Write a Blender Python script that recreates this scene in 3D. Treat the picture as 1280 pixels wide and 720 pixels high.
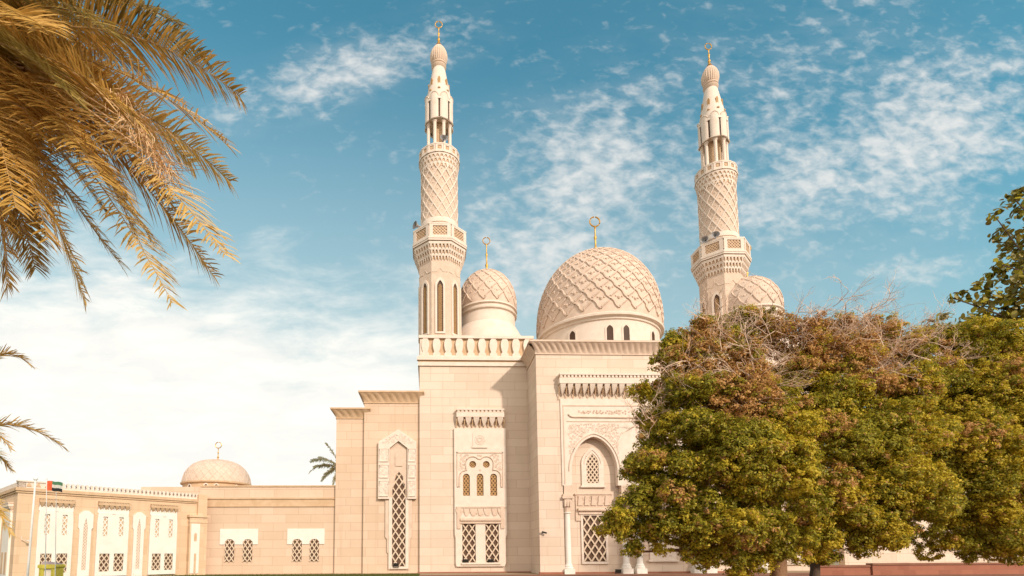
import bpy, math, random
import numpy as np
from mathutils import Vector, Matrix
from mathutils.geometry import tessellate_polygon
R = math.radians
rnd = random.Random(7)
for o in list(bpy.data.objects): bpy.data.objects.remove(o)
scn = bpy.context.scene; C = scn.collection

# ------------------------------------------------------------------ camera
F, CX, CZ = 680.0, 560.0, 1.3
PITCH, YAW, ROLL = R(5.6), R(2.0), R(0.3)
CY = 690 - F*math.tan(PITCH)
fwd = Vector((math.sin(YAW)*math.cos(PITCH), math.cos(YAW)*math.cos(PITCH), math.sin(PITCH)))
rt0 = Vector((math.cos(YAW), -math.sin(YAW), 0)); up0 = rt0.cross(fwd)
rt = rt0*math.cos(ROLL) - up0*math.sin(ROLL); up = up0*math.cos(ROLL) + rt0*math.sin(ROLL)
cam_d = bpy.data.cameras.new('camera'); cam = bpy.data.objects.new('camera', cam_d); C.objects.link(cam)
cam_d.sensor_fit = 'HORIZONTAL'; cam_d.sensor_width = 36; cam_d.lens = 36*F/1280
cam_d.shift_x = (640-CX)/1280; cam_d.shift_y = (CY-360)/1280
cam_d.clip_start = 0.05; cam_d.clip_end = 6000
m = Matrix((rt, up, -fwd)).transposed().to_4x4(); m.translation = (0, 0, CZ); cam.matrix_world = m
scn.camera = cam

def ray(px, py): return fwd + rt*((px-CX)/F) - up*((py-CY)/F)
def P(px, py, Y):
    d = ray(px, py); t = Y/d.y
    return Vector((d.x*t, Y, CZ + d.z*t))
def W(px, py, Y):
    p = P(px, py, Y); return p.x, p.z

# ------------------------------------------------------------------ light
SUN_AZ, SUN_EL = R(31), R(27)          # azimuth to the right of straight behind the camera
to_sun = Vector((math.sin(SUN_AZ)*math.cos(SUN_EL), -math.cos(SUN_AZ)*math.cos(SUN_EL), math.sin(SUN_EL)))
sun_d = bpy.data.lights.new('sun', 'SUN'); sun = bpy.data.objects.new('sun', sun_d); C.objects.link(sun)
sun_d.energy = 2.85; sun_d.angle = R(2.5); sun_d.color = (1.0, 0.87, 0.765)
sun.rotation_euler = to_sun.to_track_quat('Z', 'Y').to_euler(); sun.location = (20, -30, 40)
scn.view_settings.view_transform = 'Standard'; scn.view_settings.look = 'None'
scn.view_settings.gamma = 1; scn.view_settings.use_curve_mapping = False
scn.view_settings.exposure = 0.36

# ------------------------------------------------------------------ node helpers
class NT:
    def __init__(s, tree): s.t = tree; s.n = tree.nodes; s.l = tree.links
    def add(s, typ, ins=None, **kw):
        nd = s.n.new(typ)
        for k, v in kw.items(): setattr(nd, k, v)
        for k, v in (ins or {}).items():
            if hasattr(v, 'is_output'): s.l.new(v, nd.inputs[k])
            else: nd.inputs[k].default_value = v
        return nd
    def math(s, op, a, b=0.0, c=0.0, clamp=False):
        nd = s.n.new('ShaderNodeMath'); nd.operation = op; nd.use_clamp = clamp
        for i, v in enumerate((a, b, c)):
            if hasattr(v, 'is_output'): s.l.new(v, nd.inputs[i])
            else: nd.inputs[i].default_value = v
        return nd.outputs[0]
    def mix(s, fac, a, b, blend='MIX'):
        nd = s.n.new('ShaderNodeMix'); nd.data_type = 'RGBA'; nd.blend_type = blend
        for k, v in ((0, fac), (6, a), (7, b)):
            if hasattr(v, 'is_output'): s.l.new(v, nd.inputs[k])
            else: nd.inputs[k].default_value = v if k == 0 else (*v, 1) if len(v) == 3 else v
        return nd.outputs[2]
    def ramp(s, fac, stops):
        nd = s.n.new('ShaderNodeValToRGB'); e = nd.color_ramp.elements
        while len(e) < len(stops): e.new(0.5)
        for i, (p, c) in enumerate(stops):
            e[i].position = p; e[i].color = (c, c, c, 1) if not hasattr(c, '__len__') else (*c, 1)
        s.l.new(fac, nd.inputs[0]); return nd.outputs[0]
    def smooth(s, v, a, b):
        nd = s.n.new('ShaderNodeMapRange'); nd.interpolation_type = 'SMOOTHSTEP'
        s.l.new(v, nd.inputs[0]); nd.inputs[1].default_value = a; nd.inputs[2].default_value = b
        return nd.outputs[0]

# ------------------------------------------------------------------ sky
world = bpy.data.worlds.new('World'); scn.world = world; world.use_nodes = True
t = NT(world.node_tree); t.n.clear()
sky = t.add('ShaderNodeTexSky', sky_type='NISHITA'); sky.sun_disc = False
sky.sun_elevation = SUN_EL; sky.sun_rotation = math.atan2(to_sun.x, to_sun.y)
sky.air_density = 1.0; sky.dust_density = 0.6; sky.ozone_density = 1.0
tc = t.add('ShaderNodeTexCoord'); sep = t.add('ShaderNodeSeparateXYZ', {0: tc.outputs['Generated']})
dx, dy, dz = sep.outputs
ya = t.math('MAXIMUM', t.math('ABSOLUTE', dy), 0.08)
A = t.math('DIVIDE', dx, ya); E = t.math('DIVIDE', dz, ya)           # where in the sky: tangent of azimuth, tangent of height
pos = t.add('ShaderNodeCombineXYZ', {0: A, 1: E}).outputs[0]
def blob(px, py, rx, ry, rot, soft=0.0):                             # a soft patch of sky where clouds gather
    mp = t.add('ShaderNodeMapping', {0: pos}, vector_type='TEXTURE')
    mp.inputs['Location'].default_value = ((px-536)/680, (690-py)/680, 0)
    mp.inputs['Rotation'].default_value = (0, 0, R(rot)); mp.inputs['Scale'].default_value = (rx/680, ry/680, 1)
    ln = t.add('ShaderNodeVectorMath', {0: mp.outputs[0]}, operation='LENGTH').outputs['Value']
    return t.math('SUBTRACT', 1.0, t.smooth(ln, soft, 1.0))
def noise(scale, rot, stretch, detail, rough, off=0.0, dist=0.0):
    mp = t.add('ShaderNodeMapping', {0: pos}); mp.inputs['Rotation'].default_value = (0, 0, R(rot))
    mp.inputs['Scale'].default_value = (1, stretch, 1); mp.inputs['Location'].default_value = (off, off*0.7, off)
    return t.add('ShaderNodeTexNoise', {'Vector': mp.outputs[0], 'Scale': scale, 'Detail': detail, 'Roughness': rough, 'Distortion': dist}).outputs[0]
def vmax(*v):
    r = v[0]
    for x in v[1:]: r = t.math('MAXIMUM', r, x)
    return r
puffs = noise(27, -30, 1.55, 4, 0.5, 2.3, 0.35); big = noise(4.0, -34, 2.4, 3, 0.5, 5.1); fine = noise(70, -24, 1.7, 4, 0.6, 1.7); rows = noise(11, -36, 2.6, 3, 0.5, 3.3, 0.2)
reg = vmax(blob(1240, 110, 330, 190, 28), blob(1040, 190, 260, 100, 35), blob(750, 190, 310, 190, 40), blob(700, 300, 300, 130, 15),
           t.math('MULTIPLY', blob(430, 40, 330, 80, 22), 0.88), t.math('MULTIPLY', blob(980, 140, 520, 300, 20), 0.62), t.math('MULTIPLY', blob(1200, 320, 160, 50, 10), 0.6))
c1 = t.math('ADD', t.math('MULTIPLY', puffs, 0.80), t.math('MULTIPLY', big, 0.34))
c1 = t.math('ADD', c1, t.math('MULTIPLY', fine, 0.24)); c1 = t.math('ADD', c1, t.math('MULTIPLY', rows, 0.36))
c1 = t.math('ADD', c1, t.math('MULTIPLY', reg, 0.44))
veil = t.math('MULTIPLY', t.math('MULTIPLY', reg, t.smooth(big, 0.25, 0.75)), 0.42)
alto = vmax(t.math('MULTIPLY', t.smooth(c1, 0.92, 1.56), 0.90), t.math('MULTIPLY', veil, t.smooth(t.math('ADD', rows, t.math('MULTIPLY', fine, 0.3)), 0.35, 0.85)))
# low bank of bright cloud to the left
bn = noise(4.5, -12, 2.4, 8, 0.62, 9.0, 0.3); bs = noise(7, 6, 3.5, 6, 0.6, 4.0, 0.4)
slope = t.math('ADD', E, t.math('MULTIPLY', A, 0.17))
top = t.math('ADD', slope, t.math('MULTIPLY', t.math('SUBTRACT', bn, 0.5), 0.62))
bank = t.math('SUBTRACT', 1.0, t.smooth(top, 0.26, 0.56))
bank = t.math('MULTIPLY', bank, t.math('SUBTRACT', 1.0, t.smooth(A, -0.12, 0.30)))
haze_low = t.math('MULTIPLY', t.math('SUBTRACT', 1.0, t.smooth(t.math('ADD', E, t.math('MULTIPLY', A, 0.10)), 0.12, 1.05)), 0.86)
skyc = t.mix(1.0, sky.outputs[0], (0.55, 1.20, 1.02), 'MULTIPLY')
skyc = t.mix(haze_low, skyc, (3.2, 3.75, 3.7))
skyc = t.mix(alto, skyc, (5.0, 4.95, 4.8))
skyc = t.mix(t.math('MULTIPLY', bank, 0.97), skyc, t.mix(t.smooth(bs, 0.35, 0.68), (5.7, 5.6, 5.3), (6.5, 6.25, 5.75)))
skyc = t.mix(t.math('MULTIPLY', t.smooth(t.math('MULTIPLY', dy, -1.0), 0.05, 0.5), 0.9), skyc, (9.6, 8.8, 7.9))     # unseen bright cloud, added behind the camera for soft fill light
bg = t.add('ShaderNodeBackground', {0: skyc, 1: 0.136})
t.l.new(bg.outputs[0], t.add('ShaderNodeOutputWorld').inputs[0])

# ------------------------------------------------------------------ materials
def new_mat(name, rough=0.8, spec=0.3):
    ma = bpy.data.materials.new(name); ma.use_nodes = True
    q = NT(ma.node_tree); b = q.n['Principled BSDF']; b.inputs['Roughness'].default_value = rough
    b.inputs['Specular IOR Level'].default_value = spec
    return ma, q, b
def mottled(name, c1, c2, scale=1.5, rough=0.85, bump=0.0, bscale=60, spec=0.25, metal=0.0):
    ma, q, b = new_mat(name, rough, spec)
    co = q.add('ShaderNodeTexCoord').outputs['Object']
    n1 = q.add('ShaderNodeTexNoise', {'Vector': co, 'Scale': scale, 'Detail': 7, 'Roughness': 0.62}).outputs[0]
    q.l.new(q.mix(q.ramp(n1, [(0.3, 0.0), (0.7, 1.0)]), c1, c2), b.inputs['Base Color'])
    b.inputs['Metallic'].default_value = metal
    if bump:
        n2 = q.add('ShaderNodeTexNoise', {'Vector': co, 'Scale': bscale, 'Detail': 4}).outputs[0]
        bp = q.add('ShaderNodeBump', {'Height': n2, 'Strength': bump, 'Distance': 0.02})
        q.l.new(bp.outputs[0], b.inputs['Normal'])
    return ma
def ashlar(name, c1, c2, joint, bw=1.55, bh=0.53, rot=0.0):
    """coursed stone cladding: a joint pattern running round the walls"""
    ma, q, b = new_mat(name, 0.82, 0.25)
    g = q.add('ShaderNodeNewGeometry'); sp = q.add('ShaderNodeSeparateXYZ', {0: g.outputs['Position']})
    u = q.math('ADD', q.math('MULTIPLY', sp.outputs[0], math.cos(rot)+math.sin(rot)*0.0), q.math('MULTIPLY', sp.outputs[1], 1.0 if rot == 0 else math.sin(rot)))
    v = q.add('ShaderNodeCombineXYZ', {0: u, 1: sp.outputs[2]}).outputs[0]
    br = q.add('ShaderNodeTexBrick', {'Vector': v, 'Color1': (0, 0, 0, 1), 'Color2': (1, 1, 1, 1), 'Mortar': (0.5, 0.5, 0.5, 1),
               'Scale': 1.0, 'Mortar Size': 0.009, 'Mortar Smooth': 0.3, 'Bias': 0.0, 'Brick Width': bw, 'Row Height': bh})
    br.offset = 0.5; br.offset_frequency = 2; br.squash = 0.8; br.squash_frequency = 4
    n1 = q.add('ShaderNodeTexNoise', {'Vector': g.outputs['Position'], 'Scale': 0.55, 'Detail': 8, 'Roughness': 0.65}).outputs[0]
    n2 = q.add('ShaderNodeTexNoise', {'Vector': g.outputs['Position'], 'Scale': 26, 'Detail': 5}).outputs[0]
    f = q.math('ADD', q.math('MULTIPLY', q.math('SUBTRACT', br.outputs['Color'], 0.5), 0.42), q.math('ADD', q.math('MULTIPLY', n1, 0.8), q.math('MULTIPLY', n2, 0.25)))
    st = q.mix(q.smooth(f, 0.15, 0.9), c1, c2)
    # faint rain streaks, stretched down the wall
    mp = q.add('ShaderNodeMapping', {0: v}); mp.inputs['Scale'].default_value = (3.2, 0.12, 1)
    ns = q.add('ShaderNodeTexNoise', {'Vector': mp.outputs[0], 'Scale': 1.0, 'Detail': 5, 'Roughness': 0.6}).outputs[0]
    st = q.mix(q.math('MULTIPLY', q.smooth(ns, 0.54, 0.80), 0.32), st, (c1[0]*0.72, c1[1]*0.64, c1[2]*0.56))
    q.l.new(q.mix(q.math('MULTIPLY', br.outputs['Fac'], 0.75), st, joint), b.inputs['Base Color'])
    h = q.math('ADD', q.math('MULTIPLY', br.outputs['Fac'], -1.0), q.math('MULTIPLY', n2, 0.25))
    q.l.new(q.add('ShaderNodeBump', {'Height': h, 'Strength': 0.35, 'Distance': 0.015}).outputs[0], b.inputs['Normal'])
    return ma
def leafy(name, c1, c2, trans=0.42, rough=0.55):
    ma, q, b = new_mat(name, rough, 0.3)
    g = q.add('ShaderNodeNewGeometry')
    co = q.mix(g.outputs['Random Per Island'], c1, c2)
    q.l.new(co, b.inputs['Base Color'])
    tr = q.add('ShaderNodeBsdfTranslucent', {'Color': co})
    mx = q.add('ShaderNodeMixShader', {0: trans, 1: b.outputs[0], 2: tr.outputs[0]})
    q.l.new(mx.outputs[0], q.n['Material Output'].inputs[0])
    return ma
M = {}
M['stone'] = ashlar('coursed_stone', (0.60, 0.465, 0.355), (0.68, 0.55, 0.435), (0.38, 0.24, 0.145))
M['stone2'] = ashlar('annex_stone', (0.58, 0.40, 0.25), (0.66, 0.47, 0.31), (0.50, 0.35, 0.22), 0.9, 0.42, R(46))
M['stone_t'] = ashlar('tan_coursed_stone', (0.57, 0.41, 0.285), (0.65, 0.48, 0.35), (0.36, 0.22, 0.13))
M['carved'] = mottled('carved_stone', (0.55, 0.41, 0.305), (0.66, 0.51, 0.395), 3.0, 0.85, 0.25, 45)
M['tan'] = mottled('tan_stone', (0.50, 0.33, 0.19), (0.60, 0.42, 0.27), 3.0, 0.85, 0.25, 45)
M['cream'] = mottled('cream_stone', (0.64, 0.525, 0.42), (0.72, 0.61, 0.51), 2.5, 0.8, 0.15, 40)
M['white'] = mottled('white_plaster', (0.69, 0.625, 0.54), (0.76, 0.70, 0.62), 2.0, 0.8, 0.1, 40)
M['dome'] = mottled('dome_stone', (0.56, 0.42, 0.32), (0.67, 0.525, 0.415), 2.2, 0.85, 0.3, 30)
M['dark'] = mottled('opening_shade', (0.085, 0.045, 0.025), (0.12, 0.065, 0.036), 4, 0.5)  # dark sheet on solid wall; shade inside windows and slots put into the colour
M['hole'] = mottled('deep_opening_shade', (0.05, 0.025, 0.012), (0.08, 0.04, 0.02), 4, 0.6)  # darker sheet for drum windows; the shade of depth put into the colour
M['grille'] = mottled('window_lattice', (0.56, 0.43, 0.30), (0.64, 0.50, 0.37), 6, 0.6)
M['amber'] = mottled('amber_screen', (0.34, 0.19, 0.07), (0.44, 0.26, 0.11), 9, 0.6)
M['gold'] = mottled('gilt_metal', (0.55, 0.30, 0.06), (0.66, 0.38, 0.10), 8, 0.42, metal=0.7)
M['black'] = mottled('black_metal', (0.02, 0.02, 0.02), (0.04, 0.035, 0.03), 9, 0.5)
M['grey'] = mottled('grey_paint', (0.25, 0.24, 0.24), (0.33, 0.32, 0.31), 9, 0.5)
M['pole'] = mottled('white_pole_paint', (0.74, 0.70, 0.64), (0.8, 0.77, 0.72), 9, 0.4)
M['red_brick'] = None
M['trunk'] = mottled('bark', (0.16, 0.085, 0.045), (0.30, 0.17, 0.09), 9, 0.9, 0.9, 25)
M['trunk2'] = mottled('grey_bark', (0.06, 0.04, 0.028), (0.13, 0.085, 0.055), 9, 0.9, 0.9, 25)
M['twig'] = mottled('dry_twig', (0.58, 0.39, 0.27), (0.74, 0.55, 0.41), 7, 0.9)
M['leaf_g'] = leafy('green_leaf', (0.18, 0.175, 0.016), (0.46, 0.385, 0.03))
M['leaf_y'] = leafy('yellow_green_leaf', (0.43, 0.345, 0.02), (0.70, 0.52, 0.045))
M['leaf_b'] = leafy('dry_leaf', (0.48, 0.255, 0.075), (0.70, 0.41, 0.15))
M['leaf_big'] = leafy('broad_leaf', (0.10, 0.10, 0.016), (0.32, 0.24, 0.04), 0.25, 0.4)
M['palm'] = leafy('palm_leaflet', (0.36, 0.20, 0.04), (0.74, 0.44, 0.11), 0.3, 0.4)
M['palm_o'] = leafy('olive_palm_leaflet', (0.19, 0.145, 0.03), (0.46, 0.31, 0.08), 0.3, 0.4)
M['palm_gold'] = leafy('golden_palm_leaflet', (0.56, 0.34, 0.08), (0.86, 0.58, 0.20), 0.4, 0.45)
M['palm_far'] = leafy('far_palm_leaflet', (0.60, 0.54, 0.32), (0.78, 0.66, 0.42), 0.3, 0.4)
M['rachis'] = mottled('palm_midrib', (0.34, 0.20, 0.07), (0.46, 0.29, 0.12), 6, 0.55)
M['strand'] = mottled('dry_palm_strand', (0.62, 0.38, 0.18), (0.75, 0.52, 0.30), 6, 0.7)
def redwall():
    ma, q, b = new_mat('terracotta_block', 0.85, 0.2)
    g = q.add('ShaderNodeNewGeometry')
    sp = q.add('ShaderNodeSeparateXYZ', {0: g.outputs['Position']})
    v = q.add('ShaderNodeCombineXYZ', {0: sp.outputs[0], 1: sp.outputs[2]}).outputs[0]
    br = q.add('ShaderNodeTexBrick', {'Vector': v, 'Color1': (0.25, 0.085, 0.05, 1), 'Color2': (0.33, 0.125, 0.075, 1), 'Mortar': (0.22, 0.10, 0.07, 1),
               'Scale': 1.0, 'Mortar Size': 0.006, 'Brick Width': 0.62, 'Row Height': 0.24})
    n1 = q.add('ShaderNodeTexNoise', {'Vector': g.outputs['Position'], 'Scale': 2.0, 'Detail': 7}).outputs[0]
    q.l.new(q.mix(q.math('MULTIPLY', n1, 0.5), br.outputs[0], (0.36, 0.17, 0.11)), b.inputs['Base Color'])
    q.l.new(q.add('ShaderNodeBump', {'Height': n1, 'Strength': 0.3, 'Distance': 0.02}).outputs[0], b.inputs['Normal'])
    return ma
M['red_brick'] = redwall()

# ------------------------------------------------------------------ mesh builder
class Frame:
    """a wall plane: u along it, d out of it, z up"""
    def __init__(s, O, U, N): s.O = Vector(O); s.U = Vector(U).normalized(); s.N = Vector(N).normalized()
    def p(s, u, d, z): return s.O + s.U*u + s.N*d + Vector((0, 0, z))
class MB:
    def __init__(s): s.v = []; s.f = []; s.mi = []; s.smooth = []; s.m = 0
    def add(s, vs, fs, smooth=False):
        b = len(s.v); s.v += [tuple(x) for x in vs]
        for f in fs: s.f.append(tuple(b+i for i in f)); s.mi.append(s.m); s.smooth.append(smooth)
    def hexa(s, c): s.add(c, [(0, 3, 2, 1), (4, 5, 6, 7), (0, 1, 5, 4), (1, 2, 6, 5), (2, 3, 7, 6), (3, 0, 4, 7)])
    def box(s, fr, u0, u1, z0, z1, d0, d1):
        s.hexa([fr.p(u0, d0, z0), fr.p(u1, d0, z0), fr.p(u1, d1, z0), fr.p(u0, d1, z0), fr.p(u0, d0, z1), fr.p(u1, d0, z1), fr.p(u1, d1, z1), fr.p(u0, d1, z1)])
    def wedge(s, fr, u0, u1, z0, z1, d0, db, dt):         # box whose front leans: db at the bottom, dt at the top
        s.hexa([fr.p(u0, d0, z0), fr.p(u1, d0, z0), fr.p(u1, db, z0), fr.p(u0, db, z0), fr.p(u0, d0, z1), fr.p(u1, d0, z1), fr.p(u1, dt, z1), fr.p(u0, dt, z1)])
    def prism(s, fr, outline, d0, d1, holes=()):
        loops = [list(outline)] + [list(h) for h in holes]
        flat = [q for l in loops for q in l]
        tris = tessellate_polygon([[Vector((a, b, 0)) for a, b in l] for l in loops])
        n = len(flat)
        vs = [fr.p(a, d0, b) for a, b in flat] + [fr.p(a, d1, b) for a, b in flat]
        fs = [tuple(i+n for i in tr) for tr in tris] + [tuple(tr) for tr in tris]
        k = 0
        for l in loops:
            c = len(l)
            for i in range(c):
                j = (i+1) % c; fs.append((k+i, k+j, n+k+j, n+k+i))
            k += c
        s.add(vs, fs)
    def lathe(s, c, prof, n=32, flute=0, fd=0.0, rot=0.0, smooth=True):
        vs = []; fs = []
        for r, z in prof:
            for i in range(n):
                a = rot + 2*math.pi*i/n; rr = r
                if flute: rr = r*(1-fd*(1-abs(math.sin(a*flute/2))))
                vs.append((c[0]+rr*math.cos(a), c[1]+rr*math.sin(a), c[2]+z))
        for k in range(len(prof)-1):
            for i in range(n):
                j = (i+1) % n; fs.append((k*n+i, k*n+j, (k+1)*n+j, (k+1)*n+i))
        fs.append(tuple(range(n))[::-1]); fs.append(tuple((len(prof)-1)*n+i for i in range(n)))
        s.add(vs, fs, smooth)
    def tube(s, pts, r, sides=5, r1=None, smooth=True):
        pts = [Vector(p) for p in pts]; r1 = r if r1 is None else r1
        vs = []; fs = []; L = len(pts)
        for i, p in enumerate(pts):
            tg = (pts[min(i+1, L-1)]-pts[max(i-1, 0)]).normalized()
            a = tg.cross(Vector((0, 0, 1)) if abs(tg.z) < 0.9 else Vector((1, 0, 0))).normalized(); b = tg.cross(a)
            rr = r+(r1-r)*i/max(L-1, 1)
            for k in range(sides):
                w = 2*math.pi*k/sides; vs.append(p + a*(rr*math.cos(w)) + b*(rr*math.sin(w)))
        for i in range(L-1):
            for k in range(sides):
                j = (k+1) % sides; fs.append((i*sides+k, i*sides+j, (i+1)*sides+j, (i+1)*sides+k))
        fs.append(tuple(range(sides))[::-1]); fs.append(tuple((L-1)*sides+k for k in range(sides)))
        s.add(vs, fs, smooth)
    def ball(s, c, r, n=8, sz=1.0):
        pr = [(r*math.sin(math.pi*k/n)+1e-4, -r*sz*math.cos(math.pi*k/n)) for k in range(n+1)]
        s.lathe(c, pr, n*2 if n < 6 else n+4)
    def build(s, name, mats, parent=None):
        me = bpy.data.meshes.new(name); me.from_pydata(s.v, [], s.f)
        for ma in (mats if isinstance(mats, (list, tuple)) else [mats]): me.materials.append(M[ma])
        me.polygons.foreach_set('material_index', s.mi); me.polygons.foreach_set('use_smooth', s.smooth)
        me.update()
        if any(s.smooth): me.set_sharp_from_angle(angle=R(38))
        return link(name, me, parent)
def link(name, me, parent=None, loc=None):
    o = bpy.data.objects.new(name, me); C.objects.link(o)
    if loc is not None: o.location = loc
    if parent is not None:
        o.parent = parent
        if loc is None: o.matrix_parent_inverse = Matrix.Translation(-wloc(parent))
    return o
def wloc(o):
    v = Vector(o.location)
    while o.parent is not None and o.matrix_parent_inverse == Matrix.Identity(4): o = o.parent; v += Vector(o.location)
    return v
def empty(name, loc): 
    o = bpy.data.objects.new(name, None); C.objects.link(o); o.location = loc; o.empty_display_size = 0.3; return o
def tag(o, label, cat, group=None, kind=None):
    if label: o['label'] = label
    if cat: o['category'] = cat
    if group: o['group'] = group
    if kind: o['kind'] = kind
    return o
def copy_tree(o, parent=None):
    c = o.copy(); C.objects.link(c)
    if parent is not None: c.parent = parent; c.matrix_parent_inverse = o.matrix_parent_inverse.copy()
    for ch in list(o.children): copy_tree(ch, c)
    return c
def arc_pts(u0, u1, zs, zt, n=10, pointed=1.0):
    """from the right springing over the top to the left springing; pointed > 1 sharpens the crown"""
    uc, h = (u0+u1)/2, (u1-u0)/2; out = []
    for i in range(n+1):
        a = math.pi*i/n; x = math.cos(a)
        y = max(0.0, 1-abs(x)**pointed)**0.5 if pointed != 1.0 else math.sin(a)
        if pointed > 1: k = 0.38 if pointed > 1.5 else 0.10; y = (1-k)*math.sin(a) + k*(1-abs(x))
        out.append((uc+h*x, zs+(zt-zs)*y))
    return out
def arch(u0, u1, z0, z1, rise=None, n=10, pointed=1.0):
    rise = (u1-u0)/2 if rise is None else rise
    return [(u0, z0), (u1, z0)] + arc_pts(u0, u1, z1-rise, z1, n, pointed)
def clip(poly, a, b):
    """part of the segment a-b inside a convex outline"""
    t0, t1 = 0.0, 1.0; d = (b[0]-a[0], b[1]-a[1]); n = len(poly)
    for i in range(n):
        p, q = poly[i], poly[(i+1) % n]
        nx, ny = -(q[1]-p[1]), q[0]-p[0]
        num = (a[0]-p[0])*nx+(a[1]-p[1])*ny; den = d[0]*nx+d[1]*ny
        if abs(den) < 1e-12:
            if num < 0: return None
            continue
        tt = -num/den
        if den > 0: t0 = max(t0, tt)
        else: t1 = min(t1, tt)
    if t1-t0 < 1e-4: return None
    return (a[0]+d[0]*t0, a[1]+d[1]*t0), (a[0]+d[0]*t1, a[1]+d[1]*t1)
def lattice(mb, fr, poly, cw, ch, bw, d0, d1):
    us = [q[0] for q in poly]; zs = [q[1] for q in poly]
    u0, u1, z0, z1 = min(us), max(us), min(zs), max(zs); sl = ch/cw
    for sg in (1, -1):
        k = -int((z1-z0)/ch)-2
        while u0+k*cw < u1+(z1-z0)/sl+cw:
            ub = u0+k*cw if sg > 0 else u0+k*cw
            a = (ub, z0); b = (ub+sg*(z1-z0)/sl, z1); r = clip(poly, a, b); k += 1
            if r is None: continue
            (ax, az), (bx, bz) = r; L = math.hypot(bx-ax, bz-az)
            if L < bw: continue
            nx, nz = -(bz-az)/L*bw/2, (bx-ax)/L*bw/2; e = 0.003 if sg > 0 else 0
            mb.hexa([fr.p(ax-nx, d0, az-nz), fr.p(ax+nx, d0, az+nz), fr.p(ax+nx, d1+e, az+nz), fr.p(ax-nx, d1+e, az-nz),
                     fr.p(bx-nx, d0, bz-nz), fr.p(bx+nx, d0, bz+nz), fr.p(bx+nx, d1+e, bz+nz), fr.p(bx-nx, d1+e, bz-nz)])
def grille(fr, poly, parent, cw, ch, bw, dback, dfront, name='lattice_window', mats=('dark', 'grille')):
    mb = MB(); mb.prism(fr, poly, dback-0.02, dback); mb.m = 1
    lattice(mb, fr, poly, cw, ch, bw, dback+0.004, dfront); return mb.build(name, mats, parent)
def curls(mb, fr, u0, u1, z0, z1, n, rad, d, th=0.012, inside=None, seed=1):
    """carved scrollwork: little spirals with leaves, packed at random"""
    rg = random.Random(seed); placed = []; tries = 0
    while len(placed) < n and tries < n*40:
        tries += 1
        r = rad*rg.uniform(0.6, 1.1); u = rg.uniform(u0+r, u1-r); z = rg.uniform(z0+r, z1-r)
        if inside and not inside(u, z, r): continue
        if any((u-a)**2+(z-b)**2 < (0.8*(r+c))**2 for a, b, c in placed): continue
        placed.append((u, z, r)); a0 = rg.uniform(0, 6.28); sg = rg.choice((-1, 1)); pts = []
        for i in range(13):
            q = i/12; a = a0+sg*q*8.5; rr = r*(1-0.8*q); pts.append(fr.p(u+rr*math.cos(a), d, z+rr*math.sin(a)))
        mb.tube(pts, th*1.2, 4, th*0.7)
        mb.ball(fr.p(u, d, z), th*1.6, 4)
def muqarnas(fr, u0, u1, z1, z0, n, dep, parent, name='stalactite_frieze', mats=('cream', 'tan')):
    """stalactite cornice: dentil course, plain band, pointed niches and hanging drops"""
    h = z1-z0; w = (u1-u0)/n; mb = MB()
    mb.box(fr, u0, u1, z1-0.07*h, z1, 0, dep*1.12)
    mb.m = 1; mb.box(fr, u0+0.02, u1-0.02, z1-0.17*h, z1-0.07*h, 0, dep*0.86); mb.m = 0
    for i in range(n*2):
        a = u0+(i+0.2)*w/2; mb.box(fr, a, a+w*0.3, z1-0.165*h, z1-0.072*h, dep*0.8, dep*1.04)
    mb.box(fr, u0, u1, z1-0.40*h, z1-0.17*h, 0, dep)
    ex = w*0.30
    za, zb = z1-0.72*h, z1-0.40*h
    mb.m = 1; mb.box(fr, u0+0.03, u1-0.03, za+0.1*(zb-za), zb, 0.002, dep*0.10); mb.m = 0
    for i in range(n):                                       # shield-shaped brackets, leaning back to a point
        uc = u0+(i+0.5)*w; a, zk = 0.37*w, zb-0.42*(zb-za); zt_ = za-0.12*h
        vs = [fr.p(uc-a, 0, zb), fr.p(uc+a, 0, zb), fr.p(uc+a, dep*0.95, zb), fr.p(uc-a, dep*0.95, zb), fr.p(uc-a, 0, zk), fr.p(uc+a, 0, zk), fr.p(uc+a*0.9, dep*0.8, zk), fr.p(uc-a*0.9, dep*0.8, zk), fr.p(uc, dep*0.2, zt_), fr.p(uc, 0, zt_)]
        mb.add(vs, [(3, 2, 6, 7), (7, 6, 8), (0, 3, 7, 4), (2, 1, 5, 6), (4, 7, 8, 9), (6, 5, 9, 8)])
        mb.tube([fr.p(uc-a*.9, dep*0.82, zk), fr.p(uc, dep*0.22, zt_), fr.p(uc+a*.9, dep*0.82, zk)], 0.045*w, 4)
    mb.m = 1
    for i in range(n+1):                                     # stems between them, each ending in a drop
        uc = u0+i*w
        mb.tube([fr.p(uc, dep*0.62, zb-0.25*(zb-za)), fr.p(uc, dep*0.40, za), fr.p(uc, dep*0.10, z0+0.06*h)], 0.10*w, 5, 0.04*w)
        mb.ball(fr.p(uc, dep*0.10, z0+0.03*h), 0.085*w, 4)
    return mb.build(name, mats, parent)
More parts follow.
